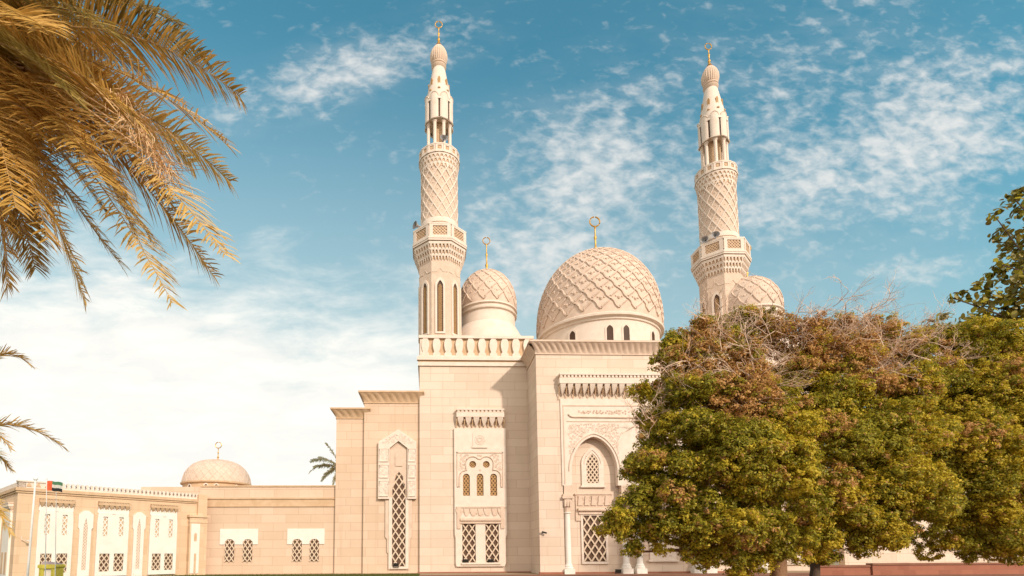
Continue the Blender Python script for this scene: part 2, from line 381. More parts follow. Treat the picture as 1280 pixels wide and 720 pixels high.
def leaf_cornice(mb, fr, u0, u1, z0, z1, p0, p1, n, le=True, re=True):
    """hollow cornice with a row of curling leaves; mitred past the ends"""
    h = z1-z0; steps = 7; cols = n*8; vs = []; fs = []
    for k in range(steps+1):
        q = k/steps; d = p0+(p1-p0)*(q**1.8)
        for c in range(cols+1):
            s = c/cols; a = u0-(d if le else 0); b = u1+(d if re else 0)
            ph = (s*n + 0.25*q) % 1.0
            rip = 0.16*(p1-p0)*(1-abs(2*ph-1)**1.5)*math.sin(math.pi*min(1, q*1.02))**0.7
            vs.append(fr.p(a+(b-a)*s, d+rip, z0+h*0.84*q))
    w = cols+1
    for k in range(steps):
        for c in range(cols): fs.append((k*w+c, k*w+c+1, (k+1)*w+c+1, (k+1)*w+c))
    mb.add(vs, fs, False)
    a = u0-(p1+0.02 if le else 0); b = u1+(p1+0.02 if re else 0)
    mb.box(fr, a, b, z0+h*0.84, z1, -0.3, p1+0.02)
    mb.box(fr, u0-(p0+0.03 if le else 0), u1+(p0+0.03 if re else 0), z0-0.09*h, z0, -0.05, p0+0.03)
def dome_prof(Rb, H, bulge=1.0, n=22, tip=0.0):
    out = []
    for i in range(n+1):
        q = i/n; a = q*math.pi/2
        r = Rb*math.cos(a)**0.74*(1+bulge*math.sin(math.pi*min(1, q*1.5))*(1 if q < .667 else 0)); z = H*math.sin(a)**1.0
        out.append((max(r, 0.004), z))
    return out
def ribbed_dome(name, c, Rb, H, N, k0, bulge, parent, rib=0.05, knob=0.06, z0=0.0, wav=0.0):
    """dome with crossing spiral ribs that enclose diamond cells, a boss in every cell"""
    mb = MB(); prof = dome_prof(Rb, H, bulge); mb.lathe((c[0], c[1], c[2]), prof, 72)
    pr = dome_prof(Rb, H, bulge, 220)
    G = [0.0]
    for i in range(1, len(pr)):
        ds = math.hypot(pr[i][0]-pr[i-1][0], pr[i][1]-pr[i-1][1]); G.append(G[-1]+ds*k0*Rb/max(0.5*(pr[i][0]+pr[i-1][0]), 0.10*Rb)/Rb)
    cell = 2*math.pi/N
    def at(phi, i, off=0.0):
        r, z = pr[i]; return Vector((c[0]+(r+off)*math.cos(phi), c[1]+(r+off)*math.sin(phi), c[2]+z+off*0.3))
    i0 = next(i for i, q in enumerate(pr) if q[1] >= z0*H); i1 = next(i for i, q in enumerate(pr) if q[0] < 0.12*Rb)
    for sg in (1, -1):
        for k in range(N):
            pts = []; ph0 = k*cell
            for i in range(i0, i1, 2):
                wob = wav*cell*math.sin(G[i]/cell*4*math.pi)
                pts.append(at(ph0+sg*(G[i]-G[i0])+wob, i, rib*0.25))
            mb.tube(pts, rib, 5, rib*0.45)
    # bosses
    j = 0
    while True:
        g = (j+1)*cell/2
        ii = next((i for i in range(i0, i1) if G[i]-G[i0] >= g), None)
        if ii is None: break
        r = pr[ii][0]; sc = max(0.3, r/Rb)
        for k in range(N):
            ph = (k+0.5*(j % 2 == 1))*cell
            p = at(ph, ii, 0.0); mb.ball(p, knob*sc, 4)
            if knob > 0.05:
                for q in range(3):
                    a = q*2.094+0.5; mb.ball(at(ph+0.20*cell*math.cos(a), max(i0, min(i1, ii+int(3*math.sin(a)*sc+0.5))), 0), knob*0.62*sc, 3)
        j += 1
    return mb.build(name, 'dome', parent)
def finial(c, h, r, parent, ring=0.165, name='finial'):
    mb = MB()
    pr = [(r*2.4, -0.01*h), (r*1.7, 0.04*h), (r*1.0, 0.12*h), (r*0.75, 0.16*h), (r*1.25, 0.20*h), (r*1.25, 0.23*h), (r*0.6, 0.27*h), (r*0.55, 0.42*h), (r*0.9, 0.45*h), (r*0.9, 0.48*h),
          (r*0.45, 0.52*h), (r*0.4, 0.66*h), (r*0.75, 0.69*h), (r*0.3, 0.73*h)]
    mb.lathe(c, pr, 14)
    rr = ring*h; cc = Vector(c)+Vector((0, 0, 0.73*h+rr*0.92)); pts = []
    for i in range(25):
        a = math.pi/2+0.12+(2*math.pi-0.24)*i/24; pts.append(cc+Vector((rr*math.cos(a), 0, rr*math.sin(a))))
    mb.tube(pts, rr*0.14, 6, rr*0.14); return mb.build(name, 'gold', parent)

# ------------------------------------------------------------------ ground
def sheet(name, x0, x1, y0, y1, z, mat, kind='structure', hump=None):
    mb = MB(); n = 1
    mb.add([(x0, y0, z), (x1, y0, z), (x1, y1, z), (x0, y1, z)], [(0, 1, 2, 3)]); o = mb.build(name, mat); o['kind'] = kind; return o
def ground_mat(name, cols, sc, bump):
    return mottled(name, cols[0], cols[1], sc, 0.95, bump, 30, 0.1)
M['sand'] = ground_mat('sandy_ground', ((0.30, 0.22, 0.14), (0.38, 0.29, 0.19)), 0.4, 0.3)
M['lawn'] = ground_mat('lawn_green', ((0.055, 0.075, 0.018), (0.10, 0.115, 0.03)), 1.2, 0.8)
M['pave'] = ground_mat('red_paving', ((0.22, 0.10, 0.065), (0.28, 0.14, 0.09)), 1.2, 0.3)
M['asphalt'] = ground_mat('asphalt_grey', ((0.045, 0.044, 0.043), (0.06, 0.058, 0.056)), 2, 0.4)
M['kerb'] = ground_mat('kerb_concrete', ((0.36, 0.32, 0.27), (0.44, 0.39, 0.33)), 2, 0.3)
M['grass'] = leafy('grass_blade', (0.06, 0.075, 0.012), (0.16, 0.15, 0.03))
sheet('ground', -900, 900, -700, 1800, 0.0, 'sand')
sheet('lawn', -40, -0.55, 6.5, 33.4, 0.004, 'lawn')
sheet('pavement', -0.55, 40, 6.5, 31.0, 0.004, 'pave')
sheet('road', -200, 200, -9, 4.2, 0.004, 'asphalt')
mb = MB(); gf = Frame((0, 4.2, 0), (1, 0, 0), (0, -1, 0)); mb.box(gf, -200, 200, 0, 0.13, -0.25, 0); mb.build('kerb', 'kerb')['kind'] = 'structure'
# short grass at the lawn's far rim, in front of the walls
g = np.random.default_rng(3); N = 9000
x = g.uniform(-22, -0.6, N); y = g.uniform(24, 33.2, N); h = g.uniform(0.05, 0.11, N); a = g.uniform(0, 6.28, N); l = g.normal(0, 0.03, (N, 2))
v = np.zeros((N, 3, 3)); v[:, 0] = np.c_[x-0.012*np.cos(a), y-0.012*np.sin(a), np.zeros(N)]; v[:, 1] = np.c_[x+0.012*np.cos(a), y+0.012*np.sin(a), np.zeros(N)]; v[:, 2] = np.c_[x+l[:, 0], y+l[:, 1], h]
me = bpy.data.meshes.new('grass'); me.from_pydata(v.reshape(-1, 3).tolist(), [], np.arange(N*3).reshape(-1, 3).tolist()); me.materials.append(M['grass'])
tag(link('grass', me), None, None, None, 'stuff')

# ================================================================== MOSQUE
mosque = tag(empty('mosque', (8, 34, 0)), 'large cream stone mosque with two tall minarets and a central carved dome', 'mosque')
UX, NY = (1, 0, 0), (0, -1, 0)
# ---------------------------------------------------------------- left tower block
YT = 34.0; FT = Frame((0, YT, 0), UX, NY)
def TW(px, py): return W(px, py, YT)
def tower(x0, x1, zc, zt, name='tower_block', parent=mosque):
    mb = MB(); mb.box(Frame((0, YT, 0), UX, NY), x0, x1, 0, zc, -7.0, 0)
    return mb.build(name, 'stone', parent)
xl, _ = TW(524.5, 600); xr = 6.75
z458 = TW(595, 458)[1]; z447 = TW(595, 447)[1]; z421 = TW(595, 420)[1]
twr = tower(xl, xr, z447, z421)
def crest(fr, u0, u1, zb, zm, zt, n, parent, depth=7.0):
    """moulded base course, vase shaped merlons against a low wall, top rail"""
    mb = MB(); h = zm-zb
    mb.box(fr, u0-0.10, u1+0.10, zb, zb+0.42*h, -0.1, 0.10); mb.m = 1; mb.box(fr, u0-0.05, u1+0.05, zb+0.42*h, zb+0.62*h, -0.1, 0.05); mb.m = 0
    mb.box(fr, u0-0.17, u1+0.17, zb+0.62*h, zm, -0.1, 0.17)
    H = zt-zm; mb.m = 1; mb.box(fr, u0-0.02, u1+0.02, zm, zt-0.10*H, -0.45, -0.08); mb.m = 0
    mb.box(fr, u0-0.05, u1+0.05, zt-0.13*H, zt, -0.5, 0.10); mb.box(fr, u0-0.05, u1+0.05, zm, zm+0.07*H, -0.5, 0.10)
    w = (u1-u0)/n
    for i in range(n):
        uc = u0+(i+0.5)*w; half = [(0.33, 0.07), (0.33, 0.16), (0.20, 0.24), (0.27, 0.34), (0.34, 0.52), (0.34, 0.66), (0.28, 0.78), (0.16, 0.88)]
        pts = [(uc+a*w, zm+b*H) for a, b in half] + [(uc-a*w, zm+b*H) for a, b in reversed(half)]
        mb.prism(fr, pts, -0.08, 0.07)
    for sd, uu in ((-1, u0), (1, u1)):                         # returns along the sides
        fs = Frame(fr.p(uu, 0, 0), -fr.N, fr.U*sd); mb.box(fs, 0.0, depth, zb, zm, -0.1, 0.10); mb.box(fs, 0.0, depth, zm, zt, -0.45, -0.03)
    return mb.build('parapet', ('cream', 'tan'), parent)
crest(FT, xl, xr, z458, z447, z421, 10, twr)
def tower_panel(fr, T, parent, seed=5):
    """cream window panel: frieze, medallion, trefoil group, relief band, paired lattice windows"""
    u = lambda px: T(px, 620)[0]
    z = lambda py: T(600, py)[1]
    muqarnas(fr, u(571), u(631), z(512.5), z(538), 6, 0.34, parent)
    d = 0.16
    lo = [[(u(a), z(703)), (u(b), z(703)), (u(b), z(655)), (u(a), z(655))] for a, b in ((577.3, 593.8), (606, 622.5))]
    tri = [arch(u(a), u(b), z(620), z(592.5), None, 10) for a, b in ((578.6, 587.2), (595.8, 604.2), (612.6, 621.2))]
    rou = [[(u(c)+u(4.3+c)*0-u(c)*0+0.22*math.cos(k*math.pi/8), z(581)+0.22*math.sin(k*math.pi/8)) for k in range(16)] for c in (591, 608)]
    mb = MB()
    mb.prism(fr, [(u(569), z(704)), (u(570), z(708)), (u(629), z(708)), (u(631), z(704)), (u(631), z(672)), (u(633), z(668)), (u(633), z(536)), (u(568), z(536)), (u(568), z(668)), (u(569), z(672))], 0, d, lo+tri+rou)
    mb.build('window_panel', 'cream', parent)
    for q in lo: grille(fr, q, parent, (q[1][0]-q[0][0])/2, (q[1][0]-q[0][0])/2*1.45, 0.075, 0.02, 0.10)
    for q in tri: grille(fr, q, parent, 0.21, 0.27, 0.075, 0.02, 0.07, 'screen_window', ('dark', 'amber'))
    for q in rou: grille(fr, q, parent, 0.16, 0.16, 0.05, 0.02, 0.06, 'round_window', ('dark', 'amber'))
    mb = MB()
    mb.box(fr, u(591.5), u(608.5), z(559), z(542), d, d+0.035); mb.box(fr, u(590.5), u(609.5), z(560.6), z(558.9), d, d+0.075)
    cu, cz = u(600), z(550.5)
    for rr in (0.30, 0.20): mb.tube([fr.p(cu+rr*math.cos(k*.2618), d+0.04, cz+rr*math.sin(k*.2618)) for k in range(25)], 0.022, 5)
    for k in range(8):
        a = k*math.pi/4; mb.ball(fr.p(cu+0.12*math.cos(a), d+0.045, cz+0.12*math.sin(a)), 0.035, 4)
    mb.build('medallion', 'cream', parent)
    # trefoil moulding with carved ground
    mb = MB(); path = []
    def ar(c, r, a0, a1, zz): 
        for k in range(11): a = R(a0+(a1-a0)*k/10); path.append((c+r*math.cos(a), zz+r*math.sin(a)))
    path.append((u(572), z(609))); path.append((u(574), z(609)))
    ar(u(582), u(582)-u(574.5), 180, 80, z(596)); ar(u(591), u(591)-u(582), 185, 40, z(580)); ar(u(608), u(617)-u(608), 140, -5, z(580)); ar(u(618), u(626)-u(618), 100, 0, z(596))
    path += [(u(626), z(609)), (u(628), z(609))]
    mb.tube([fr.p(a, d+0.02, b) for a, b in path], 0.042, 5)
    mb.box(fr, u(571), u(629), z(567), z(565.5), d, d+0.04)
    mb.box(fr, u(571), u(572), z(609), z(565.5), d, d+0.04); mb.box(fr, u(628), u(629), z(609), z(565.5), d, d+0.04)
    curls(mb, fr, u(572), u(628), z(590), z(567.5), 40, 0.13, d, 0.016, lambda a, b, r: min(math.hypot(a-u(c), b-z(580)) for c in (591, 608)) > 0.50+r and abs(a-u(600)) > 0.0, seed)
    mb.build('trefoil_relief', 'carved', parent)
    mb = MB(); mb.box(fr, u(570), u(632), z(635), z(633.4), d, d+0.06)
    for k in range(7):
        a = u(574)+(u(626)-u(574))*k/6; w = 0.19 if k % 2 == 0 else 0.13
        mb.prism(fr, [(a-w*0.5, z(645)), (a+w*0.5, z(645)), (a+w*1.1, z(640)), (a+w*1.3, z(636)), (a-w*1.3, z(636)), (a-w*1.1, z(640))], d, d+0.05)
    curls(mb, fr, u(570), u(632), z(646), z(635), 26, 0.09, d, 0.014, None, seed+1)
    mb.tube([fr.p(u(a), d+0.05, z(650)) for a in (575, 585, 600, 615, 625)], 0.12, 8)
    mb.box(fr, u(574), u(626), z(654.6), z(652), d, d+0.08)
    mb.box(fr, u(571), u(575.5), z(661), z(635), d, d+0.062); mb.box(fr, u(625), u(629.5), z(661), z(635), d, d+0.062)
    mb.build('relief_band', 'carved', parent)
    mb = MB(); mb.box(fr, u(576), u(624), z(705.4), z(703.2), d, d+0.09); mb.build('sill', 'cream', parent)
tower_panel(FT, TW, twr)
# mirrored right tower, mostly behind the trees
xo = 18.9
FT2 = Frame((xo, YT, 0), UX, NY); mb = MB(); mb.box(FT2, xl, xr, 0, z447, -7, 0); twr2 = mb.build('tower_block', 'stone', mosque)
crest(FT2, xl, xr, z458, z447, z421, 10, twr2); tower_panel(FT2, TW, twr2, 15)
# ---------------------------------------------------------------- wings left of the tower
def wing(px0, px1, pyt, pyb, Y, depth, n, re=True):
    fr = Frame((0, Y, 0), UX, NY); x0 = W(px0, 600, Y)[0]; x1 = px1; zt = W(px0, pyt, Y)[1]; zb = W(px0, pyb, Y)[1]
    mb = MB(); mb.box(fr, x0, x1, 0, zb+0.1, -depth, 0); o = mb.build('wing', 'stone_t', mosque)
    mb = MB(); leaf_cornice(mb, fr, x0, x1, zb, zt, 0.02, 0.34, n, True, False)
    fs = Frame((x0, Y, 0), (0, 1, 0), (-1, 0, 0)); leaf_cornice(mb, fs, 0, depth, zb, zt, 0.02, 0.34, 12, False, False)
    mb.build('cornice', 'tan', o); return o, fr
w1, FW1 = wing(454.5, xl+0.3, 490, 503, 34.2, 5, 9)
w2, FW2 = wing(419.5, W(454.5, 600, 34.2)[0]+0.4, 511, 522.5, 34.4, 4.5, 5)
def tall_niche(fr, T, parent):
    u = lambda px: T(px, 620)[0]
    z = lambda py: T(498, py)[1]
    d = 0.24
    mb = MB()
    out = [(u(473), z(624)), (u(487), z(624)), (u(487), z(561)), (u(498), z(552)), (u(509.5), z(561)), (u(509.5), z(624)), (u(520.5), z(624)), (u(520.5), z(553)), (u(498), z(537.5)), (u(473), z(553))]
    mb.prism(fr, out, 0, d)
    for s0, s1 in ((473.5, 486.5), (510, 520)):
        for y0, y1 in ((562, 577), (582, 597), (602, 620)):
            a, b, c, e = u(s0)+0.04, u(s1)-0.04, z(y1), z(y0)
            mb.box(fr, a, b, c-0.05, c, d, d+0.06)
            mb.tube([fr.p(p, d+0.01, q) for p, q in ((a, c), (b, c), (b, e), (a, e), (a, c))], 0.018, 4)
            curls(mb, fr, a, b, c+0.02, e-0.02, 7, 0.13, d, 0.016, None, int(s0+y0))
    for sg in (-1, 1):                                                       # carved gable
        curls(mb, fr, u(498 if sg > 0 else 475), u(519 if sg > 0 else 498), z(556), z(541), 20, 0.10, d, 0.015, lambda a, b, r: b+r < z(539)-abs(a-u(498))*0.66-0.02 and b-r > z(552)-abs(a-u(498))*0.75+0.05, 40+sg)
    mb.build('niche_surround', 'cream', parent)
    mb = MB()
    pa = [(u(490.5), z(708)), (u(507), z(708)), (u(507), z(612)), (u(504), z(604)), (u(504), z(596)), (u(498.7), z(590)), (u(493.5), z(596)), (u(493.5), z(604)), (u(490.5), z(612))]
    outer = [(u(486), z(712)), (u(511), z(712)), (u(511), z(692)), (u(512.3), z(690)), (u(512.3), z(674)), (u(514.5), z(671)), (u(514.5), z(614)), (u(509.3), z(606)), (u(509.3), z(561.4)), (u(498), z(552.4)), (u(487.2), z(561.4)), (u(487.2), z(606)), (u(482), z(614)), (u(482), z(671)), (u(484.2), z(674)), (u(484.2), z(690)), (u(486), z(692))]
    mb.prism(fr, outer, 0, 0.09, [pa])
    rim = [fr.p(a, 0.06, b) for a, b in outer[1:8]]; mb.tube(rim, 0.03, 4); mb.tube([fr.p(a, 0.06, b) for a, b in outer[12:]], 0.03, 4)
    mb.prism(fr, [(u(494), z(583)), (u(503), z(583)), (u(503), z(566)), (u(498.5), z(559)), (u(494), z(566))], 0.09, 0.14)
    mb.build('niche_frame', 'carved', parent)
    mb = MB(); mb.box(fr, u(486.2), u(490.4), z(711), z(622), 0.09, 0.125); mb.box(fr, u(507.1), u(510.8), z(711), z(622), 0.09, 0.125); mb.box(fr, u(489), u(508.5), z(711), z(708.2), 0.09, 0.16); mb.build('jambs', 'cream', parent)
    grille(fr, [(u(490.5), z(708)), (u(507), z(708)), (u(507), z(612)), (u(504), z(599)), (u(498.7), z(590)), (u(493.5), z(599)), (u(490.5), z(612))], parent, (u(507)-u(490.5))/2, (u(507)-u(490.5))/2*1.5, 0.075, 0.02, 0.09)
tall_niche(FW1, lambda a, b: W(a, b, 34.2), w1)
# plinth of brown stone along the foot of the walls
mb = MB()
mb.box(FT, xl-0.1, 6.3, 0, W(600, 715, YT)[1]+0.02, -0.2, 0.14)
mb.build('plinth', 'red_brick', twr)
# ---------------------------------------------------------------- entrance block
YE = 31.2; FE = Frame((0, YE, 0), UX, NY)
def EW(px, py): return W(px, py, YE)
ue = lambda px: EW(px, 600)[0]
ze = lambda py: EW(745, py)[1]
x0 = EW(673, 600)[0]; x1 = 20.4; zc = ze(442.5); zt = ze(428.5)
mb = MB(); mb.box(FE, x0, x1, 0, zc+0.1, -4.0, -0.42); mb.box(FE, x0, ue(703.5), 0, zc+0.1, -0.42, 0); mb.box(FE, ue(703.5), x1-1.0, ze(499), zc+0.1, -0.42, 0); mb.box(FE, x1-1.0, x1, 0, zc+0.1, -0.42, 0)
ent = mb.build('entrance_block', 'stone', mosque)
mb = MB(); leaf_cornice(mb, FE, x0, x1, zc, zt, 0.03, 0.42, 40)
fs = Frame((x0, YE, 0), (0, 1, 0), (-1, 0, 0)); leaf_cornice(mb, fs, 0, 3.2, zc, zt, 0.03, 0.42, 8, False, False)
mb.build('cornice', 'carved', ent)
muqarnas(FE, ue(700.5), ue(966), ze(469.5), ze(500.5), 29, 0.42, ent)
# portal screen with three arches
arches = [(714.5, 772), (799, 857), (884, 942)]
out = [(ue(702.5), ze(607))]
for a, b in arches:
    q = arc_pts(ue(a), ue(b), ze(589), ze(546), 22, 1.3)
    out += [(ue(a), ze(607))] + list(reversed(q)) + [(ue(b), ze(607))]
out += [(ue(962), ze(607)), (ue(962), ze(499)), (ue(702.5), ze(499))]
mb = MB(); mb.prism(FE, out, -0.40, 0.07)
for a in (702.5, 772, 857, 942): pass
mb.build('portal_screen', 'cream', ent)
mb = MB(); d = 0.07
mb.box(FE, ue(705.5), ue(960), ze(508), ze(506.8), d, d+0.03); mb.box(FE, ue(705.5), ue(706.4), ze(605), ze(508), d, d+0.03)
mb.box(FE, ue(710), ue(960), ze(527.6), ze(526.6), d, d+0.03)
mb.tube([FE.p(ue(712), d+0.03, ze(518)), FE.p(ue(714), d+0.03, ze(520.5)), FE.p(ue(717), d+0.03, ze(521.8)), FE.p(ue(950), d+0.03, ze(523.5))], 0.05, 6)
curls(mb, FE, ue(722), ue(940), ze(519), ze(512.5), 95, 0.09, d, 0.016, None, 71)
for a, b in arches:
    q = arc_pts(ue(a)-0.16, ue(b)+0.16, ze(589), ze(542.5), 22, 1.3); mb.tube([FE.p(x, d+0.015, y) for x, y in q], 0.035, 5)
    cu = (ue(a)+ue(b))/2; hw = (ue(b)-ue(a))/2+0.28; top = ze(541); sp = ze(592)
    def ins(x, y, r, cu=cu, hw=hw, top=top, sp=sp):
        q = abs(x-cu)/hw; return q > 1 or y-r > sp+(top-sp)*(0.90*math.sqrt(max(0, 1-q*q))+0.10*(1-q))
    curls(mb, FE, ue(a-4), ue(b+4), ze(575), ze(529), 130, 0.105, d, 0.012, ins, int(a))
mb.build('scroll_relief', 'carved', ent)
def column(px, parent, pyc=617, big=1.0):
    u = ue(px); c = FE.p(u, -0.12, 0); r = 0.175*big; top = ze(607)
    mb = MB(); zb = 0.02; zs = ze(640); zk = ze(617)
    mb.box(FE, u-0.30, u+0.30, 0, 0.30, -0.41, 0.18)
    mb.lathe(c, [(0.27, 0.30), (0.29, 0.36), (0.24, 0.42), (0.25, 0.48), (r+0.02, 0.55), (r, 0.62), (r*0.94, zs-0.10), (r+0.04, zs-0.06), (r+0.04, zs)], 20)
    mb.build('column', 'white', parent)
    mb = MB(); mb.lathe(c, [(r, zs-0.001), (r+0.02, zs+0.25), (r+0.10, zs+0.55), (r+0.14, zk-0.30)], 8, rot=R(22.5), smooth=False)
    mb.box(FE, u-0.33, u+0.33, zk-0.30, zk-0.16, -0.41, 0.21); mb.box(FE, u-0.27, u+0.27, zk-0.16, zk-0.02, -0.40, 0.15)
    mb.box(FE, u-0.20, u+0.20, zk-0.02, top, -0.32, 0.08)
    for k in range(3): mb.box(FE, u-0.2+k*0.15, u-0.1+k*0.15, zk-0.75, zk-0.35, 0.12, 0.155)
    mb.build('capital', 'carved', parent)
for px in (708.5, 780, 797, 867, 882.5, 950): column(px, ent)
def bay(a, b, parent, full=True):
    """what stands inside one arch: small lancet, lintel relief, lattice window"""
    cu = (ue(a)+ue(b))/2; fr = Frame(FE.p(0, -0.42, 0), UX, NY); k = (YE+0.42)/YE
    zz = lambda py: W(745, py, YE+0.42)[1]
    w = 0.66
    hole = arch(cu-0.36, cu+0.36, zz(604), zz(567), 0.6, 10, 2)
    mb = MB(); mb.prism(fr, arch(cu-w, cu+w, zz(607.5), zz(559), 0.95, 10, 2), 0, 0.10, [hole]); mb.box(fr, cu-w-0.08, cu+w+0.08, zz(609.5), zz(607.4), 0, 0.15)
    mb.tube([fr.p(x, 0.11, y) for x, y in arc_pts(cu-0.5, cu+0.5, zz(580), zz(563), 12, 2)], 0.025, 4)
    mb.build('lancet_frame', 'cream', parent)
    grille(fr, hole, parent, 0.24, 0.32, 0.07, 0.01, 0.07, 'lancet_window')
    mb = MB(); mb.box(fr, cu-1.06, cu+1.06, zz(641), zz(617.5), 0, 0.07); mb.box(fr, cu-1.12, cu+1.12, zz(618.5), zz(616.8), 0, 0.12)
    mb.box(fr, cu-1.08, cu-0.72, zz(651), zz(641), 0, 0.07); mb.box(fr, cu+0.72, cu+1.08, zz(651), zz(641), 0, 0.07)
    for q in range(5):
        x = cu-0.8+q*0.4; ww = 0.15; mb.prism(fr, [(x-ww, zz(632)), (x+ww, zz(632)), (x+ww*0.6, zz(620)), (x-ww*0.6, zz(620))], 0.07, 0.13)
    curls(mb, fr, cu-1.0, cu+1.0, zz(632), zz(619), 22, 0.10, 0.07, 0.016, None, int(a)+3)
    mb.tube([fr.p(cu+x, 0.12, zz(637.5)) for x in (-0.95, 0, 0.95)], 0.11, 8); mb.box(fr, cu-0.9, cu+0.9, zz(643), zz(640.5), 0.07, 0.15)
    mb.build('lintel_relief', 'carved', parent)
    if full:
        q = [(cu-0.66, zz(702)), (cu+0.66, zz(702)), (cu+0.66, zz(644.5)), (cu-0.66, zz(644.5))]
        mb = MB(); o2 = [(cu-0.78, zz(705)), (cu+0.78, zz(705)), (cu+0.78, zz(643)), (cu-0.78, zz(643))]; mb.prism(fr, o2, 0, 0.09, [q]); mb.build('window_frame', 'cream', parent)
        grille(fr, q, parent, 1.32/3, 1.32/3*1.5, 0.08, 0.01, 0.09)
    else:
        q = [(cu-0.66, zz(698)), (cu+0.66, zz(698)), (cu+0.66, zz(684)), (cu-0.66, zz(684))]
        mb = MB(); o2 = [(cu-0.78, zz(701)), (cu+0.78, zz(701)), (cu+0.78, zz(645)), (cu-0.78, zz(645))]; mb.prism(fr, o2, 0, 0.09); mb.box(fr, cu-0.9, cu+0.9, zz(702.5), zz(700.5), 0, 0.15)
        curls(mb, fr, q[0][0], q[1][0], zz(697), zz(684), 16, 0.12, 0.09, 0.015, None, 9); mb.build('panel', 'cream', parent)
bay(*arches[0], ent); bay(*arches[1], ent, False); bay(*arches[2], ent)
mb = MB(); mb.box(FE, x0-0.06, ue(702), 0, 0.12, -0.1, 0.08); mb.box(FE, ue(702), x1, 0, 0.10, -0.41, -0.30); mb.build('plinth', 'red_brick', ent)
mb = MB(); pp = W(668.5, 600, 33.8)[0]; mb.tube([(pp, 33.82, 0.1), (pp, 33.82, ze(470))], 0.05, 8); mb.tube([(pp, 33.82, 0.5), (pp-0.05, 33.70, 0.12)], 0.055, 8)
for k in range(5): mb.lathe((pp, 33.82, 1.5+2.3*k), [(0.065, -0.04), (0.065, 0.04)], 8)
mb.build('downpipe', 'cream', ent)
# roof slab behind, carries the main dome
mb = MB(); mb.box(Frame((0, 35.2, 0), UX, NY), 5.6, 20.2, 0, 13.0, -9, 0); hall = mb.build('prayer_hall', 'stone', mosque)

# ---------------------------------------------------------------- domes
YD = 38.0; xd = W(747.5, 400, YD)[0]; RD = 4.36
zr = W(747, 391.5, YD-RD)[1]
cd = (xd, YD, 0)
mb = MB(); mb.lathe(cd, [(RD-0.22, 12.9), (RD-0.22, zr-0.30), (RD-0.12, zr-0.26), (RD-0.10, zr-0.12), (RD+0.10, zr-0.06), (RD+0.12, zr+0.08), (RD+0.02, zr+0.16), (RD-0.2, zr+0.2)], 96)
drum = mb.build('dome_drum', 'cream', mosque)
for deg in (-78, -58, -49, -13, 13-0.5, -0.5, 44, 66):
    pass
def drum_window(deg, parent, c, r, z0, z1, w, name='drum_window'):
    a = R(deg); N = Vector((math.sin(a), -math.cos(a), 0)); U = Vector((math.cos(a), math.sin(a), 0)); fr = Frame(Vector(c)+N*(r-0.02), U, N)
    hole = arch(-w*0.62, w*0.62, z0, z1-w*0.45, w*0.8, 8, 2)
    mb = MB(); mb.prism(fr, arch(-w*0.9, w*0.9, z0, z1, w*1.0, 8, 2), 0, 0.05, [hole]); mb.m = 1; mb.prism(fr, hole, 0.0, 0.025); mb.build(name, ('cream', 'hole'), parent)
for deg in (-78, -42, -8, 7, 40, 74): drum_window(deg, drum, cd, RD-0.22, zr-1.75, zr-0.52, 0.34)
zb = zr+0.05
ztop = W(746, 313, YD-1.0)[1]
md = ribbed_dome('dome', (xd, YD, zb), RD, ztop-zb, 24, 0.84, 0.035, drum, 0.078, 0.11, 0.05, 0.05)
finial((xd, YD, ztop-0.05), W(745, 267, YD)[1]-ztop, 0.115, drum, 0.108)
def small_dome(px, Y, pyring, pytop, pyfin, Rs, base):
    x = W(px, 380, Y)[0]; zr = W(px, pyring, Y-Rs)[1]; zt = W(px, pytop+1, Y-0.5)[1]; c = (x, Y, 0)
    mb = MB(); mb.lathe(c, [(Rs+0.55, base), (Rs+0.5, zr-2.2), (Rs+0.05, zr-1.35), (Rs-0.08, zr-1.2), (Rs-0.10, zr-0.42), (Rs+0.03, zr-0.36), (Rs+0.05, zr-0.28), (Rs-0.06, zr-0.22), (Rs-0.06, zr-0.05), (Rs+0.07, zr), (Rs+0.05, zr+0.10), (Rs-0.1, zr+0.14)], 48)
    dr = mb.build('dome_drum', 'cream', mosque)
    ribbed_dome('dome', (x, Y, zr+0.06), Rs*0.985, zt-zr, 14, 0.72, 0.045, dr, 0.06, 0.06, 0.06, 0.03)
    finial((x, Y, zt-0.06), W(px, pyfin, Y)[1]-zt, 0.085, dr, 0.13 if px > 800 else 0.082); return dr
small_dome(609, 37.5, 377, 337, 290, 2.06, 13.5)
small_dome(936, 36.0, 381, 346, 302, 2.04, 13.0)

